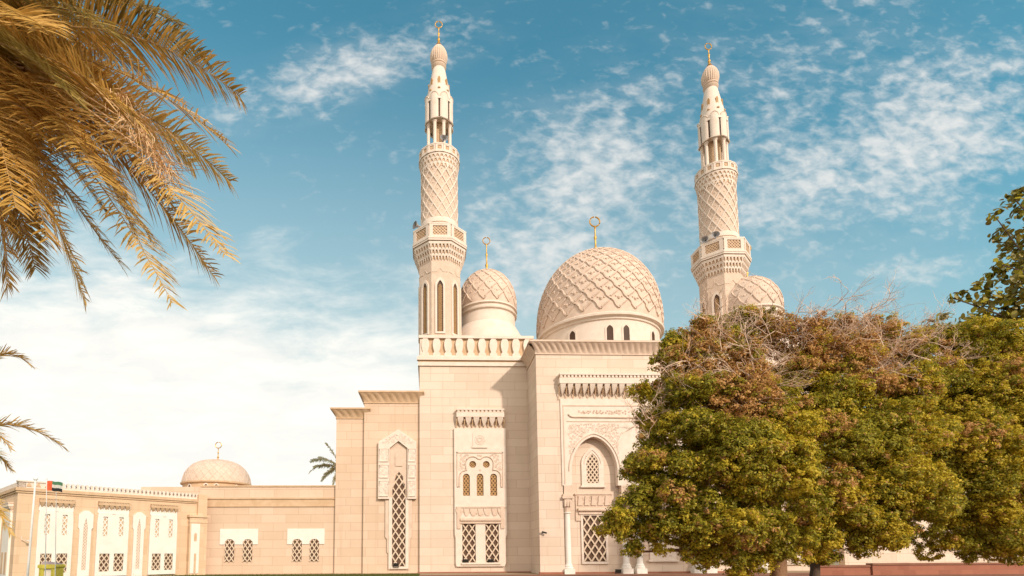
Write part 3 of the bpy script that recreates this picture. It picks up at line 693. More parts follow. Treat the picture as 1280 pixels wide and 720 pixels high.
# ---------------------------------------------------------------- minarets
YM = 35.5
zm = lambda py: W(549, py, YM)[1]
sc = YM/F
def octa(mb, ap, z0, z1, ap1=None, cap=True):
    k = 1/math.cos(R(22.5)); mb.lathe((0, 0, 0), [(ap*k, z0), ((ap1 or ap)*k, z1)], 8, rot=R(22.5), smooth=False)
def face_frame(k, ap):
    a = R(45*k); N = Vector((math.sin(a), -math.cos(a), 0)); return Frame(N*ap, (math.cos(a), math.sin(a), 0), N)
mb = MB()
APS = 1.37
octa(mb, APS, 12.5, zm(337))
mb.lathe((0, 0, 0), [(1.28, zm(316)), (1.25, zm(290)), (1.22, zm(226)), (1.22, zm(212))], 40)
mina = mb.build('minaret', 'carved', None); mina.parent = mosque; mina.matrix_parent_inverse = Matrix.Translation(-mosque.location)
for k in range(8):                                                          # tall windows of the octagon
    fr = face_frame(k, APS); hw = 0.20; z0, z1 = zm(425), zm(363)
    mb = MB(); hole = arch(-hw, hw, z0, z1, 0.40, 8, 2)
    mb.prism(fr, arch(-hw-0.13, hw+0.13, z0-0.12, z1+0.22, 0.55, 8, 2), 0, 0.075, [hole]); mb.m = 1; mb.prism(fr, hole, -0.01, 0.004); mb.m = 2; lattice(mb, fr, arch(-hw+0.08, hw-0.08, z0, z1-0.25, 0.3, 8, 2), 0.11, 0.16, 0.035, 0.006, 0.03)
    mb.m = 0
    mb.tube([fr.p(a, 0.01, b) for a, b in ((-0.52, zm(352.5)), (-0.2, zm(352.5)), (0, zm(348)), (0.2, zm(352.5)), (0.52, zm(352.5)))], 0.02, 4)
    mb.build('window', ('cream', 'dark', 'amber'), mina)
# lower octagonal balcony
mb = MB(); zt, zp, zq = zm(297.5), zm(316), zm(337)
APB = 1.80; octa(mb, APB-0.10, zp, zt-0.02); octa(mb, APB, zt-0.10, zt); octa(mb, APB+0.03, zp-0.02, zp+0.12); octa(mb, APB+0.005, zp-0.14, zp-0.03)
for k in range(8):
    fr = face_frame(k, APB-0.10); hw = APB*math.tan(R(22.5))-0.04
    mb.m = 0; mb.box(fr, -hw, -hw+0.24, zp, zt-0.05, 0, 0.09); mb.box(fr, hw-0.24, hw, zp, zt-0.05, 0, 0.09); mb.box(fr, -hw, hw, zp+0.1, zp+0.24, 0, 0.085); mb.box(fr, -hw, hw, zt-0.2, zt-0.06, 0, 0.085)
    mb.m = 1; a, b = -hw+0.26, hw-0.26; c, e = zp+0.26, zt-0.22
    lattice(mb, fr, [(a, c), (b, c), (b, e), (a, e)], 0.21, 0.21, 0.05, 0.005, 0.05)
mb.build('balcony', ('cream', 'tan'), mina)
def ring_muqarnas(levels, octagonal, n):
    mb = MB(); L = len(levels)-1
    for i in range(L):
        (r0, z0), (r1, z1) = levels[i], levels[i+1]
        mb.m = 0
        if octagonal:
            octa(mb, r1, z0+(z1-z0)*0.45, z1-0.01*i); mb.m = 1; octa(mb, r0+(r1-r0)*0.15, z0, z0+(z1-z0)*0.46); mb.m = 0
            per = n//8
            for k in range(8):
                fr = face_frame(k, r0); hw = r1*math.tan(R(22.5)); w = 2*hw/per
                for q in range(per):
                    c = -hw+(q+0.5+0.0*(i % 2))*w; vs = [fr.p(c-w*0.36, r1-r0+0.01, z0+(z1-z0)*0.55), fr.p(c+w*0.36, r1-r0+0.01, z0+(z1-z0)*0.55), fr.p(c+w*0.36, 0, z0+(z1-z0)*0.55), fr.p(c-w*0.36, 0, z0+(z1-z0)*0.55), fr.p(c, 0.0, z0-0.12), fr.p(c, 0.035, z0-0.12)]
                    mb.add(vs, [(0, 1, 5), (1, 2, 4, 5), (3, 0, 5, 4)])
        else:
            mb.lathe((0, 0, 0), [(r1, z0+(z1-z0)*0.45), (r1, z1-0.01)], 40, smooth=False); mb.m = 1; mb.lathe((0, 0, 0), [(r0+(r1-r0)*0.15, z0), (r0+(r1-r0)*0.15, z0+(z1-z0)*0.46)], 40); mb.m = 0
            for k in range(n):
                a = 2*math.pi*(k+0.5*(i % 2))/n; N = Vector((math.sin(a), -math.cos(a), 0)); fr = Frame(N*r0, (math.cos(a), math.sin(a), 0), N); w = 2*math.pi*r1/n
                vs = [fr.p(-w*0.36, r1-r0+0.01, z0+(z1-z0)*0.55), fr.p(w*0.36, r1-r0+0.01, z0+(z1-z0)*0.55), fr.p(w*0.36, 0, z0+(z1-z0)*0.55), fr.p(-w*0.36, 0, z0+(z1-z0)*0.55), fr.p(0, 0.0, z0-0.10), fr.p(0, 0.03, z0-0.10)]
                mb.add(vs, [(0, 1, 5), (1, 2, 4, 5), (3, 0, 5, 4)])
    return mb
lv = [(APS+0.01, zq), (APS+0.12, zq+(zp-zq)*0.30), (APS+0.24, zq+(zp-zq)*0.58), (APS+0.36, zp-0.15)]
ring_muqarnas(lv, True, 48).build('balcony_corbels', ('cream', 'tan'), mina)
# spiral lattice on the round shaft
mb = MB(); za, zb2 = zm(284), zm(217); rr = 1.245; N = 13
for sg in (1, -1):
    for k in range(N):
        pts = []
        for i in range(41):
            q = i/40; z = za+(zb2-za)*q; a = 2*math.pi*k/N+sg*q*2*math.pi/N*4.0
            pts.append((rr*math.cos(a), rr*math.sin(a), z))
        mb.tube(pts, 0.05, 5)
for j in range(7):
    for k in range(N):
        z = za+(zb2-za)*(j+1)/8
        a = 2*math.pi*(k+(j+1)/2+0.5)/N
        mb.ball((1.235*math.cos(a), 1.235*math.sin(a), z), 0.04, 4)
mb.lathe((0, 0, 0), [(1.27, zb2), (1.28, zb2+0.12), (1.25, zb2+0.14)], 40); mb.lathe((0, 0, 0), [(1.29, za-0.35), (1.29, za-0.05), (1.26, za)], 40)
mb.build('spiral_lattice', 'cream', mina)
# upper round balcony
zt, zp, zq = zm(196.5), zm(206.5), zm(222)
mb = MB(); RB = 1.40; ns = 16; kk = 1/math.cos(math.pi/ns); rot = -math.pi/2+math.pi/ns
def poly16(r, z0, z1): mb.lathe((0, 0, 0), [(r*kk, z0), (r*kk, z1)], ns, rot=rot, smooth=False)
poly16(RB-0.07, zp, zt-0.01); poly16(RB, zt-0.09, zt); poly16(RB+0.02, zp-0.05, zp+0.07)
for k in range(ns):
    a = 2*math.pi*k/ns; N = Vector((math.sin(a), -math.cos(a), 0)); fr = Frame(N*(RB-0.07), (math.cos(a), math.sin(a), 0), N); hw = RB*math.tan(math.pi/ns)-0.015
    s = 0.135; c = (zt+zp)/2; mb.m = 0
    mb.prism(fr, [(-hw, zp), (hw, zp), (hw, zt-0.04), (-hw, zt-0.04)], 0, 0.055, [[(-s, c-s), (s, c-s), (s, c+s), (-s, c+s)]])
    mb.m = 1; mb.box(fr, -s, s, c-s, c+s, 0, 0.012); mb.box(fr, -s*0.55, s*0.55, c-s*0.55, c+s*0.55, 0.012, 0.03)
mb.build('balcony', ('cream', 'tan'), mina)
ring_muqarnas([(1.24, zq), (1.28, zq+(zp-zq)*0.36), (1.33, zq+(zp-zq)*0.68), (1.38, zp-0.06)], False, 30).build('balcony_corbels', ('cream', 'tan'), mina)
# open lantern: eight columns, inner core, lobed hood
z0, z1 = zm(206), zm(158)
mb = MB(); mb.lathe((0, 0, 0), [(0.42, z0), (0.42, z1+0.6)], 16); mb.m = 1
for k in range(8):
    a = R(45*k+22.5); c = (0.80*math.sin(a), -0.80*math.cos(a), 0)
    mb.lathe(c, [(0.15, z0), (0.15, z0+0.25), (0.115, z0+0.3), (0.115, z1-0.32), (0.15, z1-0.28), (0.16, z1-0.1), (0.20, z1)], 12)
mb.build('lantern_columns', ('tan', 'cream'), mina)
mb = MB(); za, zb2 = zm(159), zm(133)
mb.lathe((0, 0, 0), [(0.86, za+0.05), (0.86, zb2)], 32)
for k in range(8):
    a = R(45*k+22.5); N = Vector((math.sin(a), -math.cos(a), 0)); fr = Frame(N*0.78, (math.cos(a), math.sin(a), 0), N); hw = 0.30; mb.m = 0
    # a bowed lobe with an arched head
    vs = []; fs = []; nn = 10
    for i in range(nn+1):
        q = -1+2*i/nn; x = hw*q; dd = 0.24*math.sqrt(max(0, 1-(q*0.9)**2)); zz = zb2+0.28*math.sqrt(max(0, 1-q*q))
        vs += [fr.p(x, dd, za-0.12*(1-q*q)), fr.p(x, dd, zz), fr.p(x, -0.15, zz)]
    for i in range(nn):
        fs += [(3*i, 3*i+3, 3*i+4, 3*i+1), (3*i+1, 3*i+4, 3*i+5, 3*i+2)]
    mb.add(vs, fs, False)
    fr2 = face_frame(k, 0.86); mb.m = 1; mb.box(fr2, -0.085, 0.085, za+0.1, zb2-0.12, 0, 0.02); mb.m = 0
    mb.prism(fr2, [(-0.09, zb2-0.12), (0.09, zb2-0.12), (0, zb2+0.08)], 0, 0.08)
    mb.tube([fr.p(hw*q, 0.25*math.sqrt(max(0, 1-(q*.9)**2))-0.01, za+0.02-0.12*(1-q*q)) for q in (-1, -.6, -.2, .2, .6, 1)], 0.045, 4)
    mb.tube([fr.p(hw*q, 0.25*math.sqrt(max(0, 1-(q*.9)**2))-0.01, zb2+0.28*math.sqrt(max(0, 1-q*q))) for q in (-1, -.8, -.4, 0, .4, .8, 1)], 0.042, 4)
mb.build('lantern_hood', ('cream', 'dark'), mina)
mb = MB(); zc0, zc1 = zm(135), zm(90)
pr = [(1.00, zc0-0.1), (0.95, zc0+0.1), (0.86, zc0+(zc1-zc0)*0.25), (0.74, zc0+(zc1-zc0)*0.50), (0.60, zc0+(zc1-zc0)*0.75), (0.47, zc1), (0.42, zc1+0.12)]
mb.lathe((0, 0, 0), pr, 16, smooth=True)
for k in range(8):
    q = 0.52; fr = face_frame(k, 0.755); mb.m = 1; zz = zc0+(zc1-zc0)*0.30
    mb.prism(fr, arch(-0.085, 0.085, zz, zz+0.95, 0.18, 6, 2), -0.25, 0.0); mb.m = 2; mb.ball(fr.p(0, 0.06, zz-0.02), 0.11, 5, 0.8); mb.m = 0
mb.build('spire_cone', ('cream', 'amber', 'tan'), mina)
mb = MB(); zb0, zb1 = zm(86), zm(55.5); H = zb1-zb0
pr = [(0.40, zb0-0.15), (0.52, zb0), (0.53, zb0+0.10), (0.46, zb0+0.16), (0.52, zb0+0.2), (0.53, zb0+0.3), (0.47, zb0+0.36)] + [(0.615*math.sin(R(50+130*i/14))**0.75+0.01, zb0+0.36+(H-0.36)*(i/14)) for i in range(15)]
mb.lathe((0, 0, 0), pr[:7], 32); mb.lathe((0, 0, 0), pr[6:], 96, flute=24, fd=0.07)
mb.build('bulb', 'carved', mina)
finial((0, 0, zb1-0.06), zm(25.5)-zb1, 0.085, mina, 0.135)
for ob in list(mina.children): ob.matrix_parent_inverse = Matrix.Identity(4)
xm = W(549, 200, YM)[0]; mina.location = (xm, YM, 0)
YM2 = 36.6; xm2 = W(894, 210, YM2)[0]
mina2 = copy_tree(mina, mosque); mina2.matrix_parent_inverse = mina.matrix_parent_inverse.copy(); mina2.location = (xm2, YM2, 0)

# ================================================================== LOW SIDE WING
YL = 34.6; FL = Frame((0, YL, 0), UX, NY)
def LW(px, py): return W(px, py, YL)
xa, xb = LW(249, 660)[0], LW(421, 660)[0]; zl = lambda py: LW(330, py)[1]
low = tag(empty('side_hall', ((xa+xb)/2, YL, 0)), 'low plain flat-roofed beige hall with two pairs of arched lattice windows', 'building')
mb = MB(); mb.box(FL, xa, xb+0.5, 0, zl(608), -5, 0); mb.build('wall', 'stone_t', low)
mb = MB(); mb.box(FL, xa-0.06, xb+0.3, zl(624), zl(622.5), -0.1, 0.10); mb.box(FL, xa-0.02, xb+0.3, zl(633.5), zl(632), -0.1, 0.07); mb.box(FL, xa-0.04, xb+0.3, zl(632), zl(624), -0.1, 0.04)
mb.box(FL, xa-0.06, xb+0.3, zl(608.5), zl(606.8), -0.4, 0.06); mb.build('cornice', 'tan', low)
for g0, pair in ((1, (288, 310.5)), (2, (372, 393.5))):
    u0, u1 = LW(pair[0]-12.5, 660)[0], LW(pair[1]+12.5, 660)[0]; holes = []
    for px in pair:
        c = LW(px, 660)[0]; hw = 0.28; holes.append((c, hw))
    mb = MB(); out = [(u0, zl(680.5))]
    for c, hw in holes: out += [(c-hw-0.02, zl(680.5)), (c-hw-0.02, zl(677)), (c-hw*0.5, zl(674)), (c+hw*0.5, zl(674)), (c+hw+0.02, zl(677)), (c+hw+0.02, zl(680.5))]
    out += [(u1, zl(680.5)), (u1, zl(661)), (u0, zl(661))]
    mb.prism(FL, out, 0, 0.05); mb.build('plaster_panel', 'white', low)
    for c, hw in holes:
        q = arch(c-hw, c+hw, zl(702), zl(674), 0.24, 8, 2)
        grille(FL, q, low, hw, hw*1.45, 0.06, 0.01, 0.07)

# ================================================================== DOMED HALL BEHIND
YH = 44.0; xh = W(271.5, 600, YH)[0]
dh = tag(empty('domed_hall', (xh, YH, 0)), 'small domed hall behind the low beige hall, pale tan dome with gilt finial', 'building')
RH = 2.62; zr = W(271, 601, YH-RH)[1]
mb = MB(); mb.box(Frame((0, YH, 0), UX, NY), xh-4.2, xh+4.2, 0, zr-0.55, -4, 3.4); mb.build('wall', 'stone_t', dh)
mb = MB(); mb.lathe((xh, YH, 0), [(RH-0.15, zr-0.6), (RH-0.15, zr-0.12), (RH+0.04, zr-0.05), (RH+0.05, zr+0.05), (RH-0.1, zr+0.1)], 48); dr = mb.build('dome_drum', 'tan', dh)
for deg in (-60, -30, 3, 20, 55): drum_window(deg, dr, (xh, YH, 0), RH-0.15, zr-0.52, zr-0.12, 0.22)
ztp = W(271, 574.5, YH-0.4)[1]
ribbed_dome('dome', (xh, YH, zr), RH*0.98, ztp-zr, 26, 0.8, 0.0, dh, 0.022, 0.02, 0.02)
finial((xh, YH, ztp-0.05), W(274, 553, YH)[1]-ztp, 0.06, dh)

# ================================================================== CRENELLATED ANNEX
UA = Vector((0.688, 0.726, 0)); NA = Vector((0.726, -0.688, 0))
c0 = P(20, 650, 27.5); c0.z = 0
FA = Frame(c0, UA, NA)
def AU(px, py=660):                                                          # where the sight line meets the annex front
    d = ray(px, py); o = Vector((0, 0, CZ)); tt = (c0-o).dot(NA)/d.dot(NA); q = o+d*tt
    return (q-c0).dot(UA), q.z
La = AU(247)[0]
annex = tag(empty('annex_building', c0+UA*5), 'two-storey tan building with white window panels and rounded battlements at far left', 'building')
z_top = AU(21, 601)[1]; z_c = AU(21, 609)[1]
mb = MB(); mb.box(FA, 0, La, 0, z_c, -9, 0); wl = mb.build('wall', 'stone2', annex)
mb = MB(); mb.box(FA, -0.12, La, z_c-0.16, z_c, -0.1, 0.12); mb.box(FA, -0.08, La, z_c-0.26, z_c-0.17, -0.1, 0.06)
fsd = Frame(c0, -NA, -UA); mb.box(fsd, 0, 9, z_c-0.16, z_c, -0.1, 0.12); mb.box(fsd, 0, 9, z_c-0.26, z_c-0.17, -0.1, 0.06)
mb.build('cornice', 'tan', wl)
def merlons(mb, fr, u0, u1, z0, z1, w):
    n = int((u1-u0)/w); w = (u1-u0)/n; hh = (z1-z0)
    mb.box(fr, u0, u1, z0, z0+0.30*hh, -0.30, 0.0)
    for i in range(n):
        c = u0+(i+0.5)*w; half = [(0.32, 0.30), (0.32, 0.42), (0.18, 0.50), (0.30, 0.66), (0.30, 0.82), (0.18, 0.97)]
        mb.prism(fr, [(c+a*w, z0+b*hh) for a, b in half]+[(c-a*w, z0+b*hh) for a, b in reversed(half)], -0.26, 0.0)
mb = MB(); merlons(mb, FA, 1.55, La, z_c, z_top+0.05, 0.215)
mb.box(FA, 0, 1.5, z_c, z_top-0.02, -0.3, 0.0); mb.box(FA, -0.05, 1.55, z_top-0.02, z_top+0.05, -0.34, 0.05); mb.box(fsd, 0, 9, z_c, z_top-0.03, -0.3, 0.0)
mb.m = 1
for k in range(3):
    for j in range(2):
        uu = 0.42+k*0.38; mb.prism(FA, [(uu-0.11, z_c+0.08), (uu+0.11, z_c+0.08), (uu, z_c+0.32)], 0.0, 0.03) if j == 0 else None
mb.build('battlement', ('cream', 'tan'), wl)
def annex_panel(px0, px1, pyt0, pyt1, parent):
    u0, u1 = AU(px0)[0], AU(px1)[0]; w = u1-u0; uc = (u0+u1)/2; zt = AU(px0, pyt0)[1]; z1 = zt-0.42
    muqarnas(FA, u0+0.12*w*0, u1, zt, z1-0.12, 6, 0.20, parent, mats=('tan', 'carved'))
    lo = [[(uc+s*0.225*w-0.155*w, 0.35), (uc+s*0.225*w+0.155*w, 0.35), (uc+s*0.225*w+0.155*w, 1.66-0.36), (uc+s*0.225*w-0.155*w, 1.66-0.36)] for s in (-1, 1)]
    zt2 = AU((px0+px1)/2, 692)[1]; 
    for q in lo: q[2] = (q[2][0], zt2); q[3] = (q[3][0], zt2)
    up_ = [[(uc+s*0.25*w-0.07*w, zt2+0.95), (uc+s*0.25*w+0.07*w, zt2+0.95), (uc+s*0.25*w+0.07*w, zt2+2.0), (uc+s*0.25*w-0.07*w, zt2+2.0)] for s in (-1, 1)]
    mb = MB(); mb.prism(FA, [(u0, 0.1), (u1, 0.1), (u1, zt2+1.7), (u1-0.04, z1-0.2), (u0+0.04, z1-0.2), (u0, zt2+1.7)], 0, 0.12, lo+up_)
    mb.box(FA, u0, u1, z1-0.2, z1+0.3, 0, 0.05); mb.prism(FA, [(uc-0.08, zt2+2.15), (uc+0.08, zt2+2.15), (uc, zt2+2.35)], 0.12, 0.15)
    mb.build('window_panel', 'white', parent)
    for q in lo: grille(FA, q, parent, w*0.31/2, w*0.31/2*1.45, 0.05, 0.02, 0.07)
    for q in up_: grille(FA, q, parent, 0.2, 0.3, 0.05, 0.02, 0.06, 'blind_window', ('tan', 'white'))
for a in ((46.5, 90.5, 622.5), (120.5, 160, 626.5), (186.5, 220.5, 630)): annex_panel(a[0], a[1], a[2], a[2], wl)
def annex_niche(px0, px1, pyt, parent):
    u0, u1 = AU(px0)[0], AU(px1)[0]; zt = AU(px0, pyt)[1]; w = u1-u0; z2 = zt-0.95; uc = (u0+u1)/2
    mb = MB(); hole = [(uc-0.14*w, 0.45), (uc+0.14*w, 0.45), (uc+0.14*w, zt-0.9), (uc, zt-0.35), (uc-0.14*w, zt-0.9)]
    mb.prism(FA, [(u0+0.1*w, 0.0), (u1-0.1*w, 0.0), (u1-0.1*w, z2-0.05), (u1, z2+0.05), (u1, zt-0.2), (uc+0.15*w, zt), (uc-0.15*w, zt), (u0, zt-0.2), (u0, z2+0.05), (u0+0.1*w, z2-0.05)], 0, 0.10, [hole])
    mb.m = 1; mb.prism(FA, hole, 0, 0.012); mb.m = 2; lattice(mb, FA, [(uc-0.14*w, 0.45), (uc+0.14*w, 0.45), (uc+0.14*w, zt-0.9), (uc, zt-0.35), (uc-0.14*w, zt-0.9)], 0.12, 0.17, 0.04, 0.014, 0.04)
    mb.m = 0; mb.box(FA, u0+0.22*w, u1-0.22*w, 0.02, 0.22, 0.10, 0.16)
    mb.build('tall_niche', ('white', 'tan', 'cream'), parent)
annex_niche(97, 115.5, 638, wl); annex_niche(165, 181, 640, wl)
# chamfered corner pier at the inner corner
mb = MB(); zz = AU(246, 647)[1]; frp = Frame(c0+UA*(La-0.1), UA, NA)
mb.box(frp, -0.5, 0.55, 0, zz, -0.4, 0.30); mb.box(frp, -0.58, 0.63, zz, zz+0.14, -0.4, 0.38); mb.box(frp, -0.52, 0.57, zz-0.34, zz-0.22, -0.4, 0.335); mb.box(frp, 0.0, 0.55, zz+0.14, z_c+0.3, -0.4, 0.2); mb.m = 1
mb.box(frp, -0.42, 0.1, 0.1, zz-0.4, 0.30, 0.33); mb.m = 2; mb.prism(frp, arch(-0.24, -0.08, zz-1.45, zz-0.95, 0.1, 6, 2), 0.33, 0.345); mb.box(frp, -0.2, -0.08, 0.12, zz-2.2, 0.33, 0.345)
mb.build('corner_pier', ('stone2', 'white', 'tan'), wl)
# windows on the turned side, mostly out of frame
for uu in (1.6, 4.2, 6.8):
    muqarnas(fsd, uu-0.8, uu+0.8, z_c-0.7, z_c-1.2, 6, 0.2, wl); mb = MB(); mb.box(fsd, uu-0.8, uu+0.8, 0.1, z_c-1.1, 0, 0.1); mb.m = 1
    for s in (-0.38, 0.38): mb.box(fsd, uu+s-0.22, uu+s+0.22, 0.3, 1.4, 0.1, 0.112)
    mb.build('window_panel', ('white', 'tan'), wl)

# ================================================================== WALLS AND SMALL THINGS
def terracotta(name, pxs, pyt, Y, th, label, cap=True):
    x0, x1 = W(pxs[0], 700, Y)[0], W(pxs[1], 700, Y)[0]; z = W((pxs[0]+pxs[1])/2, pyt, Y)[1]
    fr = Frame((0, Y, 0), UX, NY); e = tag(empty(name, ((x0+x1)/2, Y, 0)), label, 'wall')
    mb = MB(); mb.box(fr, x0, x1, 0, z-0.09, -th, 0); mb.build('wall_face', 'red_brick', e)
    mb = MB(); mb.box(fr, x0-0.02, x1+0.02, z-0.09, z, -th-0.05, 0.05); mb.build('coping', 'pave', e)
terracotta('planter_wall', (1024, 1089), 706.5, 27.6, 0.35, 'lower terracotta garden wall beside the dark tree trunk')
terracotta('garden_wall', (1090, 1460), 703, 27.5, 0.35, 'taller terracotta garden wall running off to the right under the trees')
# pale building behind the garden wall on the right
mb = MB(); fr = Frame((0, 33.0, 0), UX, NY); pw = tag(empty('boundary_wall', (32, 33, 0)), 'pale cream stone wall behind the terracotta garden wall', 'wall')
mb.box(fr, 25.7, 46, 0, 5.6, -0.5, 0); mb.build('wall_face', 'stone', pw); mb = MB(); mb.box(fr, 25.6, 46.1, 5.6, 5.8, -0.55, 0.08); mb.build('coping', 'cream', pw)

def floodlight(loc, label, face=(0, -1, 0), s=1.0):
    e = tag(empty('floodlight', loc), label, 'floodlight', 'floodlights at the foot of the mosque windows'); fr = Frame(loc, UX, NY)
    mb = MB(); w, h = 0.17*s, 0.2*s
    mb.wedge(fr, -w, w, 0.07*s, 0.07*s+h, 0.02, 0.10*s, 0.20*s); mb.box(fr, -w-0.015, w+0.015, 0.07*s+h, 0.07*s+h+0.025, 0.0, 0.22*s)
    for k in range(4): mb.box(fr, -w*0.8+k*w*0.45, -w*0.8+k*w*0.45+0.02, 0.09*s, 0.05*s+h, -0.01, 0.02)
    mb.build('housing', 'black', e)
    mb = MB(); mb.box(fr, -w-0.03, -w-0.012, 0, 0.18*s, 0.05, 0.09); mb.box(fr, w+0.012, w+0.03, 0, 0.18*s, 0.05, 0.09); mb.box(fr, -w-0.03, w+0.03, 0, 0.02, 0.03, 0.11); mb.build('bracket', 'black', e)
    return e
fz = lambda px, py, Y, d: FT.p(W(px, 703, Y)[0], d, W(px, py, Y)[1])
p = P(582, 705, YT-0.1); floodlight(p, 'black floodlight on the sill of the left lower lattice window of the tower')
p = P(613.5, 705, YT-0.1); floodlight(p, 'black floodlight on the sill of the right lower lattice window of the tower')
p = P(495, 709.3, 34.08); floodlight(p, 'black floodlight at the foot of the tall narrow lattice window', s=0.9)
p = P(747, 0, YE-0.25); p.z = 0.0; floodlight(p, 'black floodlight on the ground below the big arched bay', s=0.9)
# security camera on the entrance pier
p = P(678, 666, YE); e = tag(empty('security_camera', p), 'small dark security camera on the entrance pier', 'camera'); fr = Frame(p, UX, NY)
mb = MB(); mb.box(fr, -0.05, 0.05, -0.05, 0.05, 0, 0.02); mb.tube([fr.p(0, 0.02, 0), fr.p(0.02, 0.16, 0.02)], 0.015, 6); mb.build('bracket', 'grey', e)
mb = MB(); mb.tube([fr.p(-0.05, 0.14, 0.05), fr.p(0.19, 0.22, -0.02)], 0.05, 10); mb.tube([fr.p(0.19, 0.22, -0.02), fr.p(0.21, 0.227, -0.026)], 0.035, 10); mb.build('body', 'black', e)
p = AU(22, 686); p = FA.p(0.35, 0, 2.1-0.1); e = tag(empty('wall_lamp', p), 'bent thin lamp bracket on the annex corner wall', 'lamp'); fr = Frame(p, UA, NA)
mb = MB(); mb.tube([fr.p(-0.1, 0.02, 0.2), fr.p(-0.08, 0.03, 0.0), fr.p(0.1, 0.35, -0.03)], 0.018, 6); mb.build('bracket', 'cream', e); mb = MB(); mb.box(fr, 0.04, 0.2, -0.06, 0.0, 0.3, 0.42); mb.build('lamp_head', 'cream', e)

def loudspeaker(loc, deg, label, s=1.0):
    e = tag(empty('loudspeaker', loc), label, 'loudspeaker', 'horn loudspeakers on the minaret balconies')
    a = R(deg); N = Vector((math.sin(a), -math.cos(a), 0)); mb = MB(); U = Vector((math.cos(a), math.sin(a), 0)); o = Vector(loc)+Vector((0, 0, 0.28*s))
    vs = []; fs = []; n = 16; pr = [(0.05, -0.22), (0.06, -0.05), (0.09, 0.02), (0.15, 0.12), (0.24, 0.2), (0.25, 0.2), (0.15, 0.1), (0.05, 0.0)]
    for r, d in pr:
        for k in range(n): w = 2*math.pi*k/n; vs.append(o+U*(r*s*math.cos(w))+Vector((0, 0, r*s*math.sin(w)*0.8))+N*(d*s))
    for i in range(len(pr)-1):
        for k in range(n): j = (k+1) % n; fs.append((i*n+k, i*n+j, (i+1)*n+j, (i+1)*n+k))
    mb.add(vs, fs, True); mb.build('horn', 'grey', e)
    mb = MB(); mb.tube([Vector(loc), o-N*0.05*s], 0.03*s, 6); mb.build('stand', 'grey', e)
def on_balcony(cx, cy, deg, r, z): a = R(deg); return Vector((cx+r*math.sin(a), cy-r*math.cos(a), z))
loudspeaker(on_balcony(xm, YM, -62, 1.66, zm(297.5)), -62, 'grey horn loudspeaker on the lower balcony of the left minaret', 1.25)
loudspeaker(on_balcony(xm, YM, 12, 1.25, zm(196.5)), 12, 'grey horn loudspeaker on the upper balcony of the left minaret', 1.1)
dz = 0
loudspeaker(on_balcony(xm2, YM2, -62, 1.6, zm(297.5)), -50, 'left grey horn loudspeaker of the pair on the right minaret lower balcony', 1.15)
loudspeaker(on_balcony(xm2, YM2, -38, 1.65, zm(297.5)), -25, 'right grey horn loudspeaker of the pair on the right minaret lower balcony', 1.15)
loudspeaker(on_balcony(xm2, YM2, 85, 1.3, zm(204)), 85, 'grey horn loudspeaker on the upper balcony of the right minaret', 1.0)

# flagpoles and flag
def flagpole(pb, pt, Y, r, label):
    a = P(pb[0], pb[1], Y); b = P(pt[0], pt[1], Y); a = a+(b-a)*(-(a.z)/(b.z-a.z))
    e = tag(empty('flagpole', a), label, 'flagpole', 'flagpoles in front of the annex'); mb = MB(); mb.tube([a, b], r, 10, r*0.7); mb.build('pole', 'pole', e)
    mb = MB(); mb.ball(b+Vector((0, 0, r)), r*1.6, 6); mb.build('truck', 'pole', e)
    mb = MB(); mb.lathe(a, [(r*2.4, 0), (r*2.4, 0.05), (r*1.4, 0.12)], 12); mb.build('base', 'kerb', e); return a, b
flagpole((34.5, 718), (44.5, 600), 21, 0.047, 'thick leaning white flagpole without a flag')
fa, fb = flagpole((56.5, 718), (58.5, 599), 21, 0.02, 'thin white flagpole carrying the red, green, white and black flag')
flagpole((69, 718), (70.3, 617), 21, 0.016, 'shortest thin white flagpole, right of the flag')
M['flag_red'] = mottled('flag_red', (0.62, 0.10, 0.04), (0.68, 0.13, 0.05), 5, 0.8); M['flag_green'] = mottled('flag_green', (0.08, 0.20, 0.10), (0.1, 0.24, 0.12), 5, 0.8); M['flag_white'] = M['white']; M['flag_black'] = mottled('flag_black', (0.03, 0.03, 0.03), (0.05, 0.05, 0.05), 5, 0.8)
fl = tag(empty('flag', fb), 'small flag with red hoist band and green, white and black stripes', 'flag'); zt = P(59, 601, 21).z; zb = P(59, 613, 21).z; ux = P(76.5, 606, 21).x-fb.x
def flagpart(name, q0, q1, s0, s1, mat):
    mb = MB(); vs = []; n = 12
    for i in range(n+1):
        q = q0+(q1-q0)*i/n
        for s in (s0, s1): 
            for th in (0, 0.006): vs.append((fb.x+0.02+ux*q, 21+0.07*math.sin(q*7)*q+th, zt+(zb-zt)*s-0.17*q*q*0.5+0.025*math.sin(q*9)*q))
    fs = []
    for i in range(n): b = 4*i; fs += [(b, b+4, b+6, b+2), (b+1, b+3, b+7, b+5), (b, b+1, b+5, b+4), (b+2, b+6, b+7, b+3)]
    mb.add(vs, fs, True); mb.build(name, mat, fl)
flagpart('red_band', 0, 0.33, 0, 1, 'flag_red'); flagpart('green_stripe', 0.33, 1, 0, 0.333, 'flag_green'); flagpart('white_stripe', 0.33, 1, 0.333, 0.667, 'flag_white'); flagpart('black_stripe', 0.33, 1, 0.667, 1, 'flag_black')

